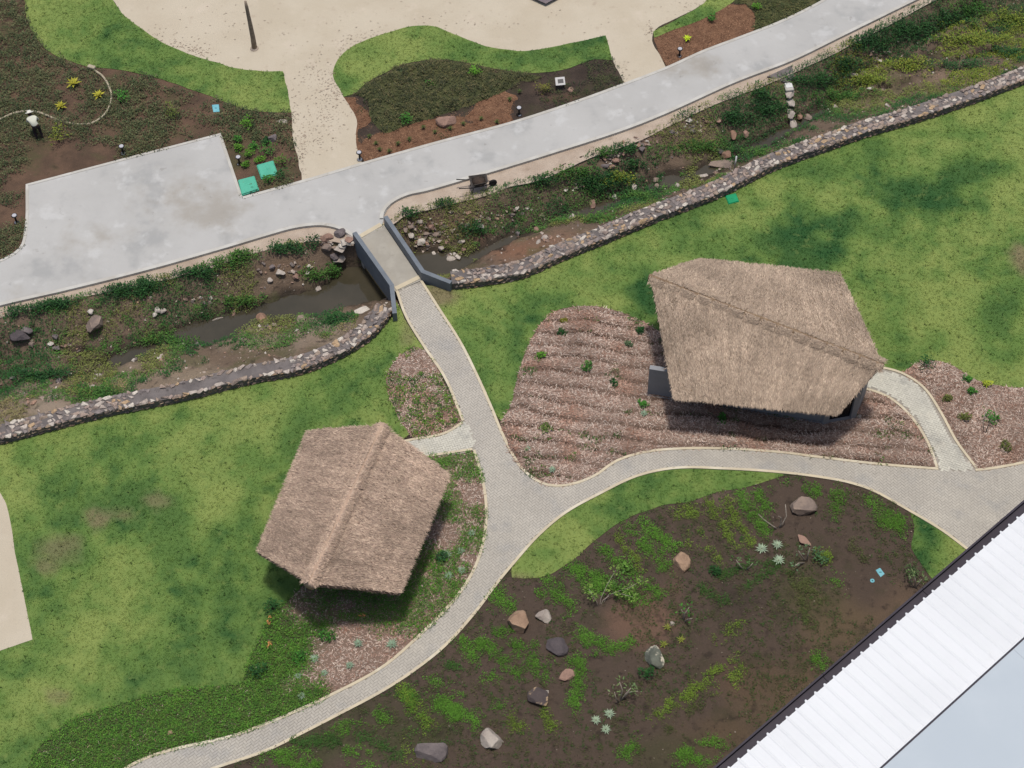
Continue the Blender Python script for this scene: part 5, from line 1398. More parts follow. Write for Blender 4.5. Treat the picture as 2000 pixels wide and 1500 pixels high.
thatch_hut({'A': (748, 831), 'B': (602, 841), 'C': (503, 1078), 'D': (604, 1140), 'E': (780, 1158), 'F': (877, 925)}, 3.35, 'thatched hut with pinkish roof and pale ridge beside the left lawn', 'pink', leftfront, 41)
thatch_hut({'A': (1270, 539), 'B': (1365, 506), 'C': (1642, 535), 'D': (1724, 712), 'E': (1638, 808), 'F': (1314, 776)}, 3.5, 'larger straw coloured thatched hut with a grey wall on the right', 'straw', rightfront, 42)
rock(1677, 814, 10, 14, 'pale', 'small pale stone at the door corner of the right hut', 90, 'pebble', hz=.9, sub=2)

# ------------------------------------------------------------------ white roofed building at the bottom right
ZE = 14.0
e0, e1 = at(2000, 1006, ZE), at(1430, 1500, ZE)
ed = (e1 - e0) / np.linalg.norm(e1 - e0)
ZR = ZE + 0.08           # nearly flat sheet roof
r0 = at(2000, 1241, ZR)
perp = np.array([-ed[1], ed[0], 0.0])
if (r0 - e0) @ perp < 0: perp = -perp
RW = (r0 - e0) @ perp
bld = empty('building', (e0[0] + perp[0] * 3, e0[1] + perp[1] * 3, 0)); tag(bld, 'building with white ribbed metal roof and dark gutter at the corner', 'building')
boff = np.array(bld.location)
S0, S1 = -14.0, np.linalg.norm(e1 - e0) + 10.0
def bp(s, t, z): return e0 * np.array([1, 1, 0]) + ed * np.array([1, 1, 0]) * s + perp * t + np.array([0, 0, z]) - boff
sl = (ZR - ZE) / RW
pitch = 0.405
def panel_mesh():
    prof = [(0, 0), (.04, .018), (.075, .018), (.115, 0), (.24, .0), (.255, .003), (.27, 0), (pitch, 0)]
    V = []; F = []
    edge = lambda t, h: t - (.06 * h / .018 if t < 0 else 0)       # ribs run out past the pans at the eave
    for t, z in ((-0.05, ZE - .06 * sl), (RW, ZR)):
        for x, h in prof: V.append(ed * x + perp * edge(t, h) + np.array([0, 0, z + h]))
    k = len(prof)
    for i in range(k - 1): F.append((i, i + 1, k + i + 1, k + i))
    n = len(V)
    for t, z in ((-0.05, ZE - .06 * sl), (RW, ZR)):
        for x, h in prof: V.append(ed * x + perp * edge(t, h) + np.array([0, 0, z + h - .012]))
    for i in range(k - 1): F.append((n + i + 1, n + i, n + k + i, n + k + i + 1))
    for i in range(k - 1): F.append((i + 1, i, n + i, n + i + 1))
    me = npmesh('roof_panel', np.array(V), np.array(F)); me.materials.append(MT['roof_white'])
    bm = bmesh.new(); bm.from_mesh(me); bmesh.ops.recalc_face_normals(bm, faces=bm.faces); bm.to_mesh(me); bm.free()
    return me
pm = panel_mesh()
for i in range(int((S1 - S0) / pitch)):
    o = bpy.data.objects.new('roof_panel', pm); COL.objects.link(o); o.parent = bld
    q = e0 * np.array([1, 1, 0]) + ed * (S0 + i * pitch) - boff
    o.location = (q[0], q[1], 0)
def bbx(name, s0, s1, t0, t1, z0, z1, m, zz=None):
    bm = bmesh.new()
    v = [bm.verts.new(bp(s, t, z)) for z in (0, 1) for s, t in ((s0, t0), (s1, t0), (s1, t1), (s0, t1))]
    for i in range(4):
        v[i].co.z = z0 if zz is None else zz[0][i]; v[4 + i].co.z = z1 if zz is None else zz[1][i]
    bm.faces.new(v[:4][::-1]); bm.faces.new(v[4:])
    for i in range(4): bm.faces.new((v[i], v[(i + 1) % 4], v[4 + (i + 1) % 4], v[4 + i]))
    return bmesh_obj(name, bm, m, bld)
gs = [S0, 4.4, 8.9, S1]
for a, b in zip(gs[:-1], gs[1:]):       # gutter in lengths, open trough
    g = bbx('gutter', a + .008, b - .008, -.36, -.02, ZE - .32, ZE - .20, MT['gutter'])
    bm = bmesh.new()
    v = [bm.verts.new(bp(s, t, z)) for z in (ZE - .2, ZE - .05) for s, t in ((a + .008, -.39), (b - .008, -.39), (b - .008, -.33), (a + .008, -.33))]
    bm.faces.new(v[:4][::-1]); bm.faces.new(v[4:])
    for i in range(4): bm.faces.new((v[i], v[(i + 1) % 4], v[4 + (i + 1) % 4], v[4 + i]))
    bmesh_obj('gutter_lip', bm, MT['gutter'], g)
bbx('fascia', S0, S1, -.005, .05, ZE - .45, ZE - .03, MT['gutter'])
bbx('wall', S0, S1, .7, RW + 9, -.1, ZE - 1.0, MT['render_wall'])
bbx('ridge_flashing', S0, S1, RW + .003, RW + .035, ZR - .3, ZR + .035, MT['roof_white'])
bbx('ridge_shadow_strip', S0, S1, RW + .038, RW + .085, ZR - .3, ZR - .02, MT['gutter'])  # solid dark strip put in as the shadow line of the roof step
SL2 = -0.10
for i in range(8):
    a = S0 + i * 6.0; b = a + 5.994
    t0, t1 = RW + .088, RW + 8
    z0_, z1_ = ZR - .02, ZR - .02 + SL2 * (t1 - t0)
    bbx('flat_roof_panel', a, b, t0, t1, 0, 0, MT['roof_blue'], ([z0_ - .1, z0_ - .1, z1_ - .1, z1_ - .1], [z0_, z0_, z1_, z1_]))

# ------------------------------------------------------------------ small built things
def valve_box(corners, h, m, label, cat='valve cover', rim=None):
    P = [g1(*c) for c in corners]; c = np.mean(P, 0)
    root = empty('valve_cover', c); tag(root, label, cat, 'buried valve covers')
    def prism(name, ins, z0, z1, mm, bev):
        bm = bmesh.new(); lo = []; hi = []
        for p in P:
            q = (p - c) * ins; lo.append(bm.verts.new((q[0], q[1], z0))); hi.append(bm.verts.new((q[0], q[1], z1)))
        bm.faces.new(lo[::-1]); bm.faces.new(hi); n = len(P)
        for i in range(n): bm.faces.new((lo[i], lo[(i + 1) % n], hi[(i + 1) % n], hi[i]))
        bbevel(bm, bev); bmesh_obj(name, bm, mm, root)
    prism('box_body', 1.04, -.1, h * .6, rim or m, .01)
    prism('lid', .96, h * .6 + .001, h, m, .012)
    bm = bmesh.new(); bbox(bm, (0, 0, h + .006), (.10, .03, .012)); bbevel(bm, .004); bmesh_obj('lid_grip', bm, rim or m, root)
valve_box([(466, 355), (497, 347), (506, 373), (473, 384)], .16, MT['green_lid'], 'pale green square valve cover touching the parking pad corner')
valve_box([(502, 326), (534, 317), (543, 343), (511, 351)], .16, MT['green_lid'], 'pale green square valve cover half hidden by leafy shrubs')
valve_box([(1416, 384), (1437, 379), (1443, 395), (1423, 400)], .09, MT['green_lid2'], 'bright green valve cover on the lawn below the stone wall')
valve_box([(414, 207), (428, 206), (430, 221), (417, 222)], .1, MT['blue_lid'], 'pale blue valve cover under the top left lawn', rim=MT['blue_rim'])
valve_box([(1709, 1116), (1718, 1111), (1728, 1124), (1719, 1131)], .12, MT['blue_lid'], 'pale blue oblong valve cover in the dark bed near the roof', rim=MT['blue_rim'])
P = g1(1703, 1137); root = empty('valve_cover', P); tag(root, 'small round blue valve cover beside the oblong one', 'valve cover', 'buried valve covers')
bm = bmesh.new(); lathe(bm, [(.12, -.1), (.12, .1), (.10, .105)], 20); bmesh_obj('box_body', bm, MT['blue_rim'], root)
bm = bmesh.new(); lathe(bm, [(.09, .105), (.09, .125), (.08, .13)], 20); bmesh_obj('lid', bm, MT['blue_lid'], root)
bm = bmesh.new(); lathe(bm, [(.03, .131), (.03, .136)], 12); bmesh_obj('lid_grip', bm, MT['blue_rim'], root)

def bollard():
    root = empty('bollard_light')
    bm = bmesh.new(); lathe(bm, [(.13, 0), (.13, .03), (.11, .035)], 16); bmesh_obj('base_plate', bm, MT['white'], root)
    bm = bmesh.new(); lathe(bm, [(.055, .035), (.055, .62)], 12); bmesh_obj('post', bm, MT['black'], root)
    bm = bmesh.new(); lathe(bm, [(.06, .62), (.15, .66), (.17, .70), (.16, .74)], 20); hd = bmesh_obj('lamp_head', bm, MT['black'], root)
    bm = bmesh.new(); lathe(bm, [(.13, .742), (.12, .77), (.04, .785)], 20); bmesh_obj('lamp_cap', bm, MT['lamp_top'], hd)
    return root
b0 = bollard(); first = True
for x, y, lab in ((241, 300, 'black bollard light behind the top edge of the parking pad'), (468, 321, 'black bollard light at the right edge of the parking pad'), (33, 435, 'black bollard light at the left edge of the parking pad'),
                  (1014, 225, 'black bollard light on the dark bed beside the road'), (1327, 110, 'black bollard light in the top right bark bed'), (703, 312, 'black bollard light between sand and bark bed')):
    o = b0 if first else copy_tree(b0); first = False
    o.location = g1(x, y) + np.array([0, 0, .02]); o.scale = (.85, .85, .68); tag(o, lab, 'bollard light', 'bollard lights along the road')

# timber pole in the sand
P = g1(497, 95); root = empty('timber_pole', P); tag(root, 'tall weathered timber pole standing in the sand', 'pole')
bm = bmesh.new(); tube(bm, [(0, 0, -.2), (.02, 0, .8), (.0, .01, 1.8), (-.02, 0, 2.8), (-.03, 0, 3.15)], [.15, .125, .105, .085, .06], 9); bmesh_obj('shaft', bm, MT['timber'], root, True)
bm = bmesh.new(); lathe(bm, [(.24, -.02), (.21, .05), (.14, .09)], 11); bmesh_obj('footing', bm, MT['verge'], root)
# pale edging pipe
pp = [(-40, 248), (0, 235), (25, 224), (50, 219), (75, 221), (100, 231), (125, 240), (155, 245), (180, 242), (203, 228), (215, 208), (218, 188), (212, 168), (200, 150), (186, 140)]
wpt = smooth(W2(pp), .25, False)
bm = bmesh.new(); tube(bm, [(p[0], p[1], z + .05 + (fbm(p[:1], p[1:2], 2)[0]) * .05) for p, z in zip(wpt, np.maximum(terrain(wpt), 0))], .06, 8)
root = empty('flexible_pipe', (0, 0, 0)); tag(root, 'long pale flexible pipe curving through the top left bed', 'pipe')
bmesh_obj('hose', bm, MT['pipe'], root, True)
bm = bmesh.new(); q = g1(180, 135); bbox(bm, (q[0], q[1], .12), (.42, .22, .2), -.4); bbevel(bm, .05, 2); bmesh_obj('end_fitting', bm, MT['pipe'], root)
# information sign
P = g1(1094, 172); root = empty('information_sign', P); tag(root, 'small white information sign on a slanted stand in the middle bed', 'sign')
tl_ = Matrix.Rotation(math.radians(28), 4, 'X')
for sx in (-.16, .16):
    bm = bmesh.new(); tube(bm, [(sx, 0, -.1), (sx, .03, .45)], .02, 8); bmesh_obj('leg', bm, MT['black'], root)
bm = bmesh.new(); bbox(bm, (0, 0, .47), (.48, .42, .03), .1, tl_); bbevel(bm, .008); pn = bmesh_obj('panel', bm, MT['board'], root)
bm = bmesh.new(); bbox(bm, (.02, -.01, .492), (.28, .2, .006), .1, tl_); bmesh_obj('printed_area', bm, MT['sign_dark'], pn)
# white marker pipe by the wall
P = g1(1436, 334); bm = bmesh.new(); tube(bm, [(0, 0, -.2), (.03, .06, .62)], .04, 10); o = bmesh_obj('marker_pipe', bm, MT['white'], None, True); o.location = P + np.array([0, .25, .1]); tag(o, 'short white pipe leaning behind the right stone wall', 'pipe')
# driftwood sticks
for x0, y0, x1, y1, lab in ((412, 630, 437, 622, 'pale stick lying on the left stream bank beside the mud'),):
    a, b = g1(x0, y0), g1(x1, y1); bm = bmesh.new(); tube(bm, [a + UP * .08, (a + b) / 2 + UP * .12, b + UP * .08], [.03, .05, .03], 7); o = bmesh_obj('stick', bm, MT['twig'], None, True); tag(o, lab, 'stick')
# rubble spillway under the road
root_p = g1(1540, 176); root = empty('spillway', root_p); tag(root, 'concrete spillway with rubble chute below the road', 'spillway')
bm = bmesh.new(); bbox(bm, (0, 0, .0), (.42, .5, .5), .1); bbevel(bm, .03); bmesh_obj('inlet_box', bm, MT['kerb'], root)
bm = bmesh.new(); bbox(bm, (0, .08, .26), (.34, .34, .03), .1); bbevel(bm, .01); bmesh_obj('inlet_cap', bm, MT['white'], root)
pts_ = [g1(1541, 186), g1(1542, 205), g1(1545, 224), g1(1547, 242)]
for i_, p in enumerate(pts_):
    o = link('chute_rubble', boulder(120 + i_, .3, .42, .22, ROCKM['pale'], sub=2), root); o.location = p - np.array(root_p) + np.array([0, 0, .05])
ap = [g1(x, y) - root_p for x, y in ((1498, 152), (1546, 130), (1551, 152), (1541, 166))]
bm = bmesh.new(); lo = [bm.verts.new((p[0], p[1], p[2] - .1)) for p in ap]; hi = [bm.verts.new((p[0], p[1], p[2] + .10)) for p in ap]
bm.faces.new(hi); bm.faces.new(lo[::-1])
for i in range(4): bm.faces.new((lo[i], lo[(i + 1) % 4], hi[(i + 1) % 4], hi[i]))
bmesh_obj('apron', bm, MT['mortar'], root)
# wheelbarrow
P = g1(935, 368); root = empty('wheelbarrow', P + np.array([0, 0, .015]), math.radians(12)); tag(root, 'dark muddy wheelbarrow standing on the sandy verge beside the road', 'wheelbarrow')
bm = bmesh.new()
top = [(-.42, -.33), (.42, -.28), (.46, .28), (-.42, .33)]; bot = [(-.2, -.18), (.26, -.16), (.26, .16), (-.2, .18)]
tv = [bm.verts.new((x, y, .62)) for x, y in top]; bv = [bm.verts.new((x, y, .34)) for x, y in bot]; ti = [bm.verts.new((x * .93, y * .92, .615)) for x, y in top]; bi = [bm.verts.new((x * .92, y * .9, .37)) for x, y in bot]
for i in range(4):
    j = (i + 1) % 4
    bm.faces.new((bv[i], bv[j], tv[j], tv[i])); bm.faces.new((tv[i], tv[j], ti[j], ti[i])); bm.faces.new((ti[i], ti[j], bi[j], bi[i]))
bm.faces.new(bv[::-1]); bm.faces.new(bi); bmesh_obj('tray', bm, MT['tray'], root)
bm = bmesh.new(); lathe(bm, [(.30, 0), (.36, .05), (.20, .16), (.05, .2)], 14, (.02, 0, .44)); bmesh_obj('soil_load', bm, MT['soil'], root, True)
for s in (-1, 1):
    bm = bmesh.new(); tube(bm, [(.7, s * .07, .2), (.2, s * .2, .32), (-.4, s * .27, .40), (-1.0, s * .3, .56)], .025, 8); bmesh_obj('handle', bm, MT['black'], root, True)
    bm = bmesh.new(); tube(bm, [(-.3, s * .25, .39), (-.36, s * .25, 0.0)], .02, 8); bmesh_obj('leg', bm, MT['black'], root)
bm = bmesh.new()
lathe(bm, [(.06, -.05), (.17, -.05), (.2, -.02), (.2, .02), (.17, .05), (.06, .05)], 18); bmesh.ops.rotate(bm, verts=bm.verts, matrix=Matrix.Rotation(math.pi / 2, 3, 'X')); bmesh.ops.translate(bm, verts=bm.verts, vec=(.7, 0, .2)); bmesh_obj('wheel', bm, MT['rubber'], root, True)
# low canvas shade whose corner reaches into the picture
P = at(1066, 7, 0.22); root = empty('canvas_shade', (P[0], P[1] + .8, 0)); tag(root, 'corner of a low mauve grey canvas shade at the top edge', 'canopy')
bm = bmesh.new(); cs = [(0, -.8), (1.1, 0), (0, .8), (-1.1, 0)]
v = [bm.verts.new((x, y, .22)) for x, y in cs]; t_ = bm.verts.new((0.05, 0, .8)); v2 = [bm.verts.new((x * .98, y * .98, .19)) for x, y in cs]; t2 = bm.verts.new((.05, 0, .76))
for i in range(4):
    j = (i + 1) % 4; bm.faces.new((v[i], v[j], t_)); bm.faces.new((v2[j], v2[i], t2)); bm.faces.new((v[j], v[i], v2[i], v2[j]))
bmesh_obj('fabric', bm, MT['canopy'], root)
bm = bmesh.new(); tube(bm, [(0.05, 0, -.1), (0.05, 0, .76)], .04, 8); bmesh_obj('mast', bm, MT['timber'], root)

# ------------------------------------------------------------------ plants as things
def shrub(x, y, rpx, col, label, seed, group='leafy shrubs in the beds', n=120, leaf=.10, hz=1.2, name='shrub'):
    P = g1(x, y); s = FPX / np.linalg.norm(P - CAM); r_ = rpx / s
    root = empty(name, P); tag(root, label, 'shrub', group)
    r = np.random.default_rng(seed)
    # clumps of leaves on several stems
    k = 7; a = r.random(k) * 6.28; q = np.sqrt(r.random(k)) * r_ * .75
    cl = np.column_stack([np.cos(a) * q, np.sin(a) * q, r_ * hz * (.25 + .6 * r.random(k))])
    pal = np.tile(col, (k, 1)) * (.7 + .6 * r.random((k, 1)))
    args = clump_leaves(cl, r_ * .5, r_ * .55, max(8, n // k), leaf, pal, .5, seed)
    link('crown', leaf_mesh('crown', *args), root, MT['leaf'])
    bm = bmesh.new()
    for c in cl[:4]: tube(bm, [(0, 0, -.05), tuple(c * np.array([.5, .5, .6])), tuple(c)], [.022, .016, .008], 5)
    bmesh_obj('stem', bm, MT['twig_brown'], root)
    return root
S_ = [(245, 194, 14, G_GREEN, 'tall green shrub right of the curving pale pipe'), (335, 228, 17, A(104, 120, 50), 'yellow green shrub above the middle of the parking pad'), (116, 275, 20, A(128, 140, 44), 'bright yellow green shrub beside the bending gardener'),
      (484, 250, 14, G_BRIGHT * .85, 'bright shrub highest above the pale green valve covers'), (465, 276, 10, G_GREEN, 'green shrub next to the parking pad right edge'), (469, 292, 9, G_BRIGHT * .8, 'low shrub above the bollard at the parking pad'),
      (493, 291, 10, G_GREEN, 'low green shrub in the middle of the shrub group'), (487, 306, 11, G_BRIGHT * .75, 'low bright shrub left of the half hidden valve cover'), (525, 300, 15, G_GREEN, 'wide low shrub under the round grey rock'), (509, 317, 9, G_BRIGHT * .8, 'small shrub overlapping the half hidden valve cover'),
      (553, 322, 14, A(88, 128, 44), 'rounded shrub right of the half hidden valve cover'), (480, 325, 8, G_BRIGHT * .7, 'small shrub beside the white base of the bollard'), (527, 357, 11, G_GREEN, 'low shrub below the half hidden valve cover'), (551, 348, 12, G_DARK, 'dark shrub by the sand and the road'), (520, 280, 7, G_DARK, 'tiny dark shrub left of the round grey rock'),
      (925, 146, 12, G_BRIGHT * .8, 'upright green shrub on the olive mound'), (841, 170, 8, G_GREEN, 'small shrub in the middle of the olive mound'), (791, 240, 13, G_GREEN, 'green shrub at the lower edge of the olive mound'), (1058, 180, 14, A(120, 120, 52), 'olive yellow shrub left of the information sign'), (785, 142, 5, G_GREY, 'tiny grey shrub at the top of the olive mound'),
      (1390, 40, 8, G_GREEN, 'small shrub at the top of the right bark bed'), (1478, 17, 8, G_BRIGHT * .8, 'small shrub in the rough grass at the top edge'),
      (1058, 704, 11, G_BRIGHT * .8, 'bright green shrub at the left rim of the furrowed bed'), (1102, 630, 7, A(120, 120, 30), 'small yellow shrub near the rounded top of the furrowed bed'), (1099, 653, 8, G_DARK, 'small dark shrub below the yellow one in the furrowed bed'), (1252, 650, 8, G_DARK, 'dark shrub beside the upper left of the right hut'), (1228, 676, 7, G_GREY, 'greyish shrub left of the right hut in the furrows'),
      (1146, 720, 9, G_GREEN, 'green shrub in the middle of the furrowed bed'), (1256, 792, 9, G_GREEN, 'green shrub under the grey wall of the right hut'), (1066, 842, 11, A(104, 124, 60), 'loose shrub at the lower left of the furrowed bed'), (1408, 822, 9, G_GREEN, 'green plant in the shade below the right hut eave'), (1200, 754, 9, G_DARK, 'dark low shrub in a furrow left of the grey wall'),
      (1808, 716, 17, G_DARK, 'dark bushy shrub at the top of the right edge bed'), (1886, 742, 8, G_GREEN, 'small shrub near the lawn in the right edge bed'), (1928, 755, 7, G_YELL, 'yellow shrub at the lawn rim in the right edge bed'), (1898, 770, 8, G_GREEN, 'small green shrub in the right edge bed'), (1936, 824, 15, G_GREEN, 'largest leafy shrub in the right edge bed'), (1848, 782, 8, G_OLIVE, 'olive shrub beside the curved side path'), (1882, 818, 10, G_OLIVE, 'sprawling olive shrub at the bend of the side path'), (1962, 878, 11, G_OLIVE, 'olive shrub near the path at the right edge'),
      (1265, 1316, 17, G_DARK, 'dark leafy shrub in front of the mottled boulder'), (535, 1190, 16, G_DARK, 'dark shrub in the shadow corner of the left hut'), (505, 1318, 17, G_DARK, 'dark shrub at the corner of lawn and hut bed'), (862, 1098, 15, A(52, 96, 52), 'bluish green shrub right of the left hut'), (640, 1250, 16, G_GREEN, 'green shrub below the left hut'), (585, 1290, 14, G_GREEN, 'green shrub left of the silvery rosettes'),
      (1782, 1128, 18, A(80, 104, 60), 'twiggy shrub pressed against the dark gutter'), (1210, 1150, 24, A(84, 124, 50), 'wide loose shrub among the bright weeds'), (1225, 1110, 16, A(96, 134, 54), 'light shrub above the wide loose shrub'), (1600, 1095, 15, A(76, 110, 70), 'leafy shrub right of the silvery rosettes'), (1400, 1120, 12, G_DARK, 'dark shrub left of the silvery rosettes')]
for i_, (x, y, r_, c, lab) in enumerate(S_):
    shrub(x, y, r_, c, lab, 300 + i_)

# spiky rosettes
def rosette(x, y, rpx, col, label, seed, name='agave', group='silvery rosette plants', nleaf=26, rise=.45, wr=.16):
    P = g1(x, y); s = FPX / np.linalg.norm(P - CAM); r_ = rpx / s
    r = np.random.default_rng(seed)
    root = empty(name, P + np.array([0, 0, .10])); tag(root, label, 'plant', group)
    a = np.arange(nleaf) * 2.39996 + r.random() * 6; t = np.linspace(0, 1, nleaf)
    d = np.column_stack([np.cos(a), np.sin(a), .1 + t * 1.6 * rise + .1 * r.random(nleaf)])
    L = r_ * (1.15 - .45 * t); c = np.tile(col, (nleaf, 1)) * (.8 + .4 * r.random((nleaf, 1)))
    link('leaf_rosette', leaf_mesh('leaf_rosette', np.zeros((nleaf, 3)) + UP * .04, d, L, L * wr * 1.2, c, .3), root, MT['leaf'])
    bm = bmesh.new(); lathe(bm, [(.05, -.12), (.06, .0), (.03, .06)], 8); bmesh_obj('stem', bm, MT['twig_brown'], root)
def A(r, g, b): return _A(r, g, b) * 1.15
AG = A(168, 186, 160)
for i_, (x, y, r_, lab) in enumerate([(1487, 1076, 13, 'leftmost silvery rosette of the three below the bare branch'), (1517, 1068, 12, 'topmost silvery rosette of the three below the bare branch'), (1520, 1098, 13, 'lowest silvery rosette of the three below the bare branch'),
        (1164, 1410, 11, 'leftmost silvery rosette of the three near the bottom edge'), (1190, 1398, 12, 'topmost silvery rosette of the three near the bottom edge'), (1183, 1428, 11, 'lowest silvery rosette of the three near the bottom edge'),
        (872, 1088, 13, 'pale rosette right of the left hut near the path'), (900, 1080, 10, 'smaller pale rosette closest to the path by the left hut'), (876, 1128, 11, 'pale rosette below the bluish green shrub'), (902, 1118, 10, 'pale rosette touching the path kerb by the left hut'), (922, 1045, 9, 'small grey rosette near the path bend by the left hut'),
        (700, 1260, 11, 'rosette on pale mulch below the left hut'), (766, 1262, 13, 'large rosette on pale mulch nearest the path'), (615, 1290, 11, 'dark rosette between green shrubs below the left hut'), (634, 1318, 9, 'pale rosette in the middle of the lower hut bed'), (684, 1303, 10, 'silvery rosette just above the path kerb'), (583, 1324, 9, 'bluish rosette at the left of the lower hut bed'), (590, 1362, 9, 'pale rosette at the lower corner of the hut bed'),
        (1257, 812, 9, 'bluish grey rosette below the grey wall of the right hut'), (1031, 880, 8, 'small rosette at the left tip of the furrowed bed'), (1079, 921, 9, 'small rosette at the lower tip of the furrowed bed')]):
    rosette(x, y, r_, AG if i_ < 6 else A(150, 172, 146), lab, 500 + i_)
YL = A(176, 172, 62)
for i_, (x, y, r_, lab) in enumerate([(145, 168, 16, 'topmost yellow leafed plant inside the pipe curve'), (194, 190, 13, 'rightmost yellow leafed plant inside the pipe curve'), (120, 212, 13, 'lowest yellow leafed plant inside the pipe curve')]):
    rosette(x, y, r_, YL, lab, 540 + i_, 'yellow_plant', 'yellow plants inside the pipe curve', 15, .6, .26)
rosette(1342, 80, 10, A(196, 216, 50), 'bright lime rosette in the top right bark bed', 550, 'lime_plant', None, 14, .5, .25)
for i_, (x, y, lab) in enumerate([(1303, 1229, 'topmost yellow green tuft right of the mottled boulder'), (1330, 1253, 'rightmost yellow green tuft near the mottled boulder'), (1296, 1262, 'lowest yellow green tuft touching the mottled boulder')]):
    rosette(x, y, 10, A(150, 158, 70), lab, 560 + i_, 'spiky_tuft', 'yellow green tufts', 18, .8, .14)
for i_, (x, y) in enumerate([(722, 270), (778, 284), (761, 299), (827, 253), (971, 242), (742, 296), (800, 276), (850, 262), (996, 198), (1015, 183), (880, 255), (735, 284), (940, 236), (905, 246)]):
    rosette(x, y, 7, A(84, 104, 52), 'small green tuft planted in the red brown bark bed', 570 + i_, 'grass_tuft', 'tufts in the bark bed', 16, .9, .18)
# orange flowers in the hut bed
for i_, (x, y, lab) in enumerate([(529, 1221, 'orange flowering plant at the left rim of the hut bed'), (527, 1268, 'peach flowering plant below the orange one'), (709, 1212, 'orange flowering plant in the hut shadow')]):
    P = g1(x, y); root = empty('flowering_plant', P); tag(root, lab, 'flower')
    r = np.random.default_rng(600 + i_)
    link('foliage', leaf_mesh('foliage', *clump_leaves(np.zeros((1, 3)) + UP * .1, .22, .25, 40, .09, np.array([GB]), .4, 601 + i_)), root, MT['leaf'])
    n = 4; q = np.column_stack([r.normal(size=n) * .07, r.normal(size=n) * .07, .36 + r.random(n) * .06])
    link('blossom', leaf_mesh('blossom', *clump_leaves(q, .03, .02, 6, .06, np.tile(A(206, 146, 92), (n, 1)), .6, 602 + i_)), root, MT['leaf'])

# bare forked saplings
def sapling(x, y, tips, label, leafc=None, leafn=0, seed=0, hgt=1.0, rad=.035):
    P = g1(x, y); root = empty('sapling', P); tag(root, label, 'sapling', 'pale stemmed saplings')
    r = np.random.default_rng(seed); bm = bmesh.new(); ends = []
    for chain in tips:
        pts = [np.array([0, 0, -.05])]
        n = len(chain)
        for k_, (tx, ty) in enumerate(chain):
            h = hgt * (k_ + 1) / n
            q = at(tx, ty, P[2] + h) - P; pts.append(q)
        tube(bm, pts, list(np.linspace(rad, rad * .45, len(pts))), 6); ends += pts[2:] if len(pts) > 2 else pts[1:]
    bmesh_obj('branch', bm, MT['twig'], root, True)
    if leafn:
        e = np.array(ends); link('crown', leaf_mesh('crown', *clump_leaves(e - UP * .06, .17, .14, leafn, .13, np.tile(leafc, (len(e), 1)), .42, seed)), root, MT['leaf'])
sapling(1521, 1034, [[(1510, 1028), (1492, 1015), (1481, 1004)], [(1529, 1022), (1536, 1008), (1534, 985)], [(1525, 1024), (1526, 1012), (1521, 1008)]], 'bare forked branch beside the large grey brown boulder', seed=1, hgt=1.0)
sapling(1335, 1216, [[(1336, 1200), (1330, 1190)], [(1338, 1198), (1346, 1186)], [(1342, 1210), (1352, 1208)]], 'grey twiggy sapling above the yellow green tufts', G_GREEN, 7, 2, .8)
sapling(1210, 1372, [[(1220, 1358), (1232, 1344)], [(1228, 1352), (1246, 1350)], [(1204, 1366), (1200, 1352)], [(1216, 1348), (1210, 1332)]], 'pale forked sapling left of the dark leafy shrub', A(110, 130, 84), 10, 3, .9)
sapling(1455, 1113, [[(1446, 1106), (1438, 1094)], [(1464, 1108), (1470, 1100)]], 'small bent sapling left of the silvery rosettes', A(90, 128, 72), 8, 4, .7)
sapling(1575, 1098, [[(1560, 1100), (1552, 1106)], [(1578, 1084), (1582, 1070)], [(1566, 1086), (1560, 1076)]], 'branched sapling between rosettes and pinkish slab', A(96, 124, 88), 9, 5, .8)
sapling(1170, 1190, [[(1166, 1176), (1158, 1164), (1150, 1150)], [(1178, 1172), (1198, 1158), (1228, 1148), (1254, 1134)], [(1174, 1168), (1186, 1142), (1202, 1114)], [(1190, 1160), (1214, 1160), (1236, 1166)]], 'long branched sapling among the bright weeds', A(120, 148, 70), 16, 6, .9, .018)
sapling(1786, 1152, [[(1780, 1136), (1776, 1122)], [(1788, 1136), (1786, 1124)], [(1794, 1140), (1800, 1132)]], 'many stemmed sapling beside the dark gutter', A(110, 130, 84), 8, 7, .9)
sapling(1924, 850, [[(1920, 828), (1926, 800)], [(1930, 830), (1938, 818)]], 'thin sapling left of the largest right edge shrub', A(80, 120, 60), 6, 8, 1.1, .025)
sapling(1402, 850, [[(1404, 836), (1408, 822)]], 'slim white stemmed sapling in the right hut shadow', G_GREEN, 8, 9, .8, .025)

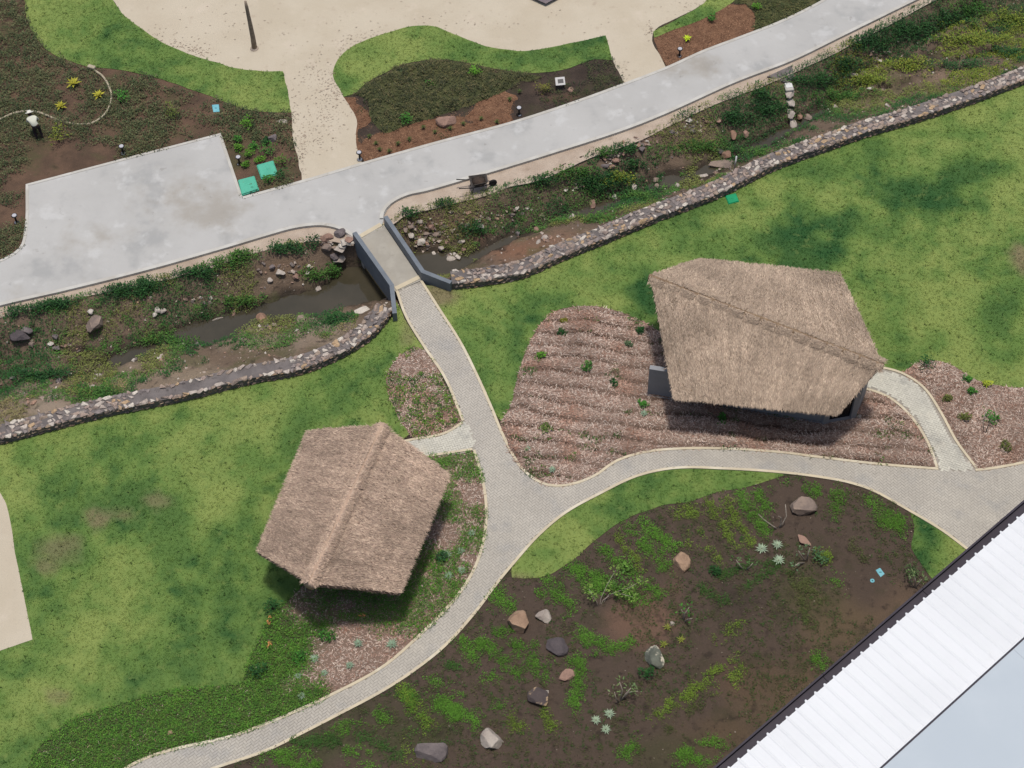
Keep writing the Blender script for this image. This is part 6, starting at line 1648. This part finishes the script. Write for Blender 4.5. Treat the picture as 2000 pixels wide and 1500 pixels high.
# ------------------------------------------------------------------ the gardener
def person():
    P = g1(78, 272)
    J = {'pel': (0, 0, .90), 'sp1': (-.02, .10, 1.06), 'sp2': (-.05, .26, 1.20), 'neck': (-.07, .36, 1.27), 'head': (-.08, .46, 1.32), 'top': (-.09, .52, 1.36),
         'shl': (-.25, .27, 1.19), 'ell': (-.31, .38, .95), 'wrl': (-.22, .52, .78), 'hal': (-.19, .57, .71), 'shr': (.13, .27, 1.19), 'elr': (.22, .36, .95), 'wrr': (.17, .50, .76), 'har': (.15, .55, .69),
         'hil': (-.10, 0, .87), 'knl': (-.13, .07, .47), 'anl': (-.12, -.03, .08), 'tol': (-.12, .13, .03), 'hir': (.10, 0, .87), 'knr': (.14, .10, .47), 'anr': (.15, -.05, .08), 'tor': (.15, .11, .03)}
    R = {'pel': .15, 'sp1': .15, 'sp2': .16, 'neck': .065, 'head': .10, 'top': .085, 'shl': .085, 'ell': .055, 'wrl': .035, 'hal': .04, 'shr': .085, 'elr': .055, 'wrr': .035, 'har': .04, 'hil': .11, 'knl': .075, 'anl': .05, 'tol': .04, 'hir': .11, 'knr': .075, 'anr': .05, 'tor': .04}
    E = [('pel', 'sp1'), ('sp1', 'sp2'), ('sp2', 'neck'), ('neck', 'head'), ('head', 'top'), ('sp2', 'shl'), ('shl', 'ell'), ('ell', 'wrl'), ('wrl', 'hal'), ('sp2', 'shr'), ('shr', 'elr'), ('elr', 'wrr'), ('wrr', 'har'), ('pel', 'hil'), ('hil', 'knl'), ('knl', 'anl'), ('anl', 'tol'), ('pel', 'hir'), ('hir', 'knr'), ('knr', 'anr'), ('anr', 'tor')]
    for side, w_, h_ in (('l', 'wrl', 'hal'), ('r', 'wrr', 'har')):        # five fingers
        b = np.array(J[h_]); d = b - np.array(J[w_]); d /= np.linalg.norm(d)
        for q, (ox, ln) in enumerate(((-.03, .07), (-.01, .085), (.012, .08), (.032, .065))):
            J[f'f{side}{q}'] = tuple(b + np.array([ox, 0, 0]) + d * .04); J[f'g{side}{q}'] = tuple(b + np.array([ox * 1.2, -.01, 0]) + d * ln)
            R[f'f{side}{q}'] = .011; R[f'g{side}{q}'] = .008; E += [(h_, f'f{side}{q}'), (f'f{side}{q}', f'g{side}{q}')]
        sgn = 1 if side == 'l' else -1
        J['t' + side] = tuple(b + np.array([sgn * .055, 0, 0]) + d * .015); R['t' + side] = .011; E.append((h_, 't' + side))
    names = list(J); me = bpy.data.meshes.new('skeleton')
    me.from_pydata([J[n] for n in names], [(names.index(a), names.index(b)) for a, b in E], [])
    o = bpy.data.objects.new('skeleton', me); COL.objects.link(o)
    sk = o.modifiers.new('skin', 'SKIN'); ss = o.modifiers.new('sub', 'SUBSURF'); ss.levels = 2; ss.render_levels = 2
    for i, n in enumerate(names):
        me.skin_vertices[0].data[i].radius = (R[n], R[n]); me.skin_vertices[0].data[i].use_root = (n == 'pel')
    dg = bpy.context.evaluated_depsgraph_get(); dg.update()
    m2 = bpy.data.meshes.new_from_object(o.evaluated_get(dg)); m2.name = 'body'
    bpy.data.objects.remove(o)
    for k_ in ('skin', 'shirt', 'trouser'): m2.materials.append(MT[k_])
    for p in m2.polygons:
        c = np.array(p.center); p.use_smooth = True
        up = np.linalg.norm(c - np.array(J['sp2'])) < .34 or np.linalg.norm(c - np.array(J['sp1'])) < .2 or min(np.linalg.norm(c - np.array(J[q])) for q in ('shl', 'shr', 'ell', 'elr')) < .14
        hd = c[1] > .385 and c[2] > 1.2
        p.material_index = 0 if hd else (1 if up and c[2] > .86 else (2 if c[2] < .98 and c[1] < .3 and np.hypot(c[0], 0) < .27 else 0))
    root = empty('person', P + np.array([0, 0, .02]), math.radians(20)); tag(root, 'person in a pale shirt, hat and dark trousers bending over the bed', 'person')
    link('body', m2, root)
    bm = bmesh.new(); lathe(bm, [(.21, 0), (.20, .025), (.11, .03), (.10, .10), (.06, .125)], 20)
    bmesh.ops.rotate(bm, verts=bm.verts, matrix=Matrix.Rotation(math.radians(-38), 3, 'X')); bmesh.ops.translate(bm, verts=bm.verts, vec=(-.085, .49, 1.385)); bmesh_obj('hat', bm, MT['hat'], root, True)
    h = np.array(J['head']); f = np.array([0, .6, -.8])
    for sx in (-.035, .035):
        bm = bmesh.new(); bmesh.ops.create_icosphere(bm, subdivisions=1, radius=.014); bmesh.ops.translate(bm, verts=bm.verts, vec=Vector(h + np.array([sx, .06, -.075]))); bmesh_obj('eye', bm, MT['black'], root)
    bm = bmesh.new(); bmesh.ops.create_cone(bm, cap_ends=True, segments=6, radius1=.02, radius2=.006, depth=.05); bmesh.ops.rotate(bm, verts=bm.verts, matrix=Matrix.Rotation(math.radians(150), 3, 'X')); bmesh.ops.translate(bm, verts=bm.verts, vec=Vector(h + np.array([0, .03, -.105]))); bmesh_obj('nose', bm, MT['skin'], root)
person()
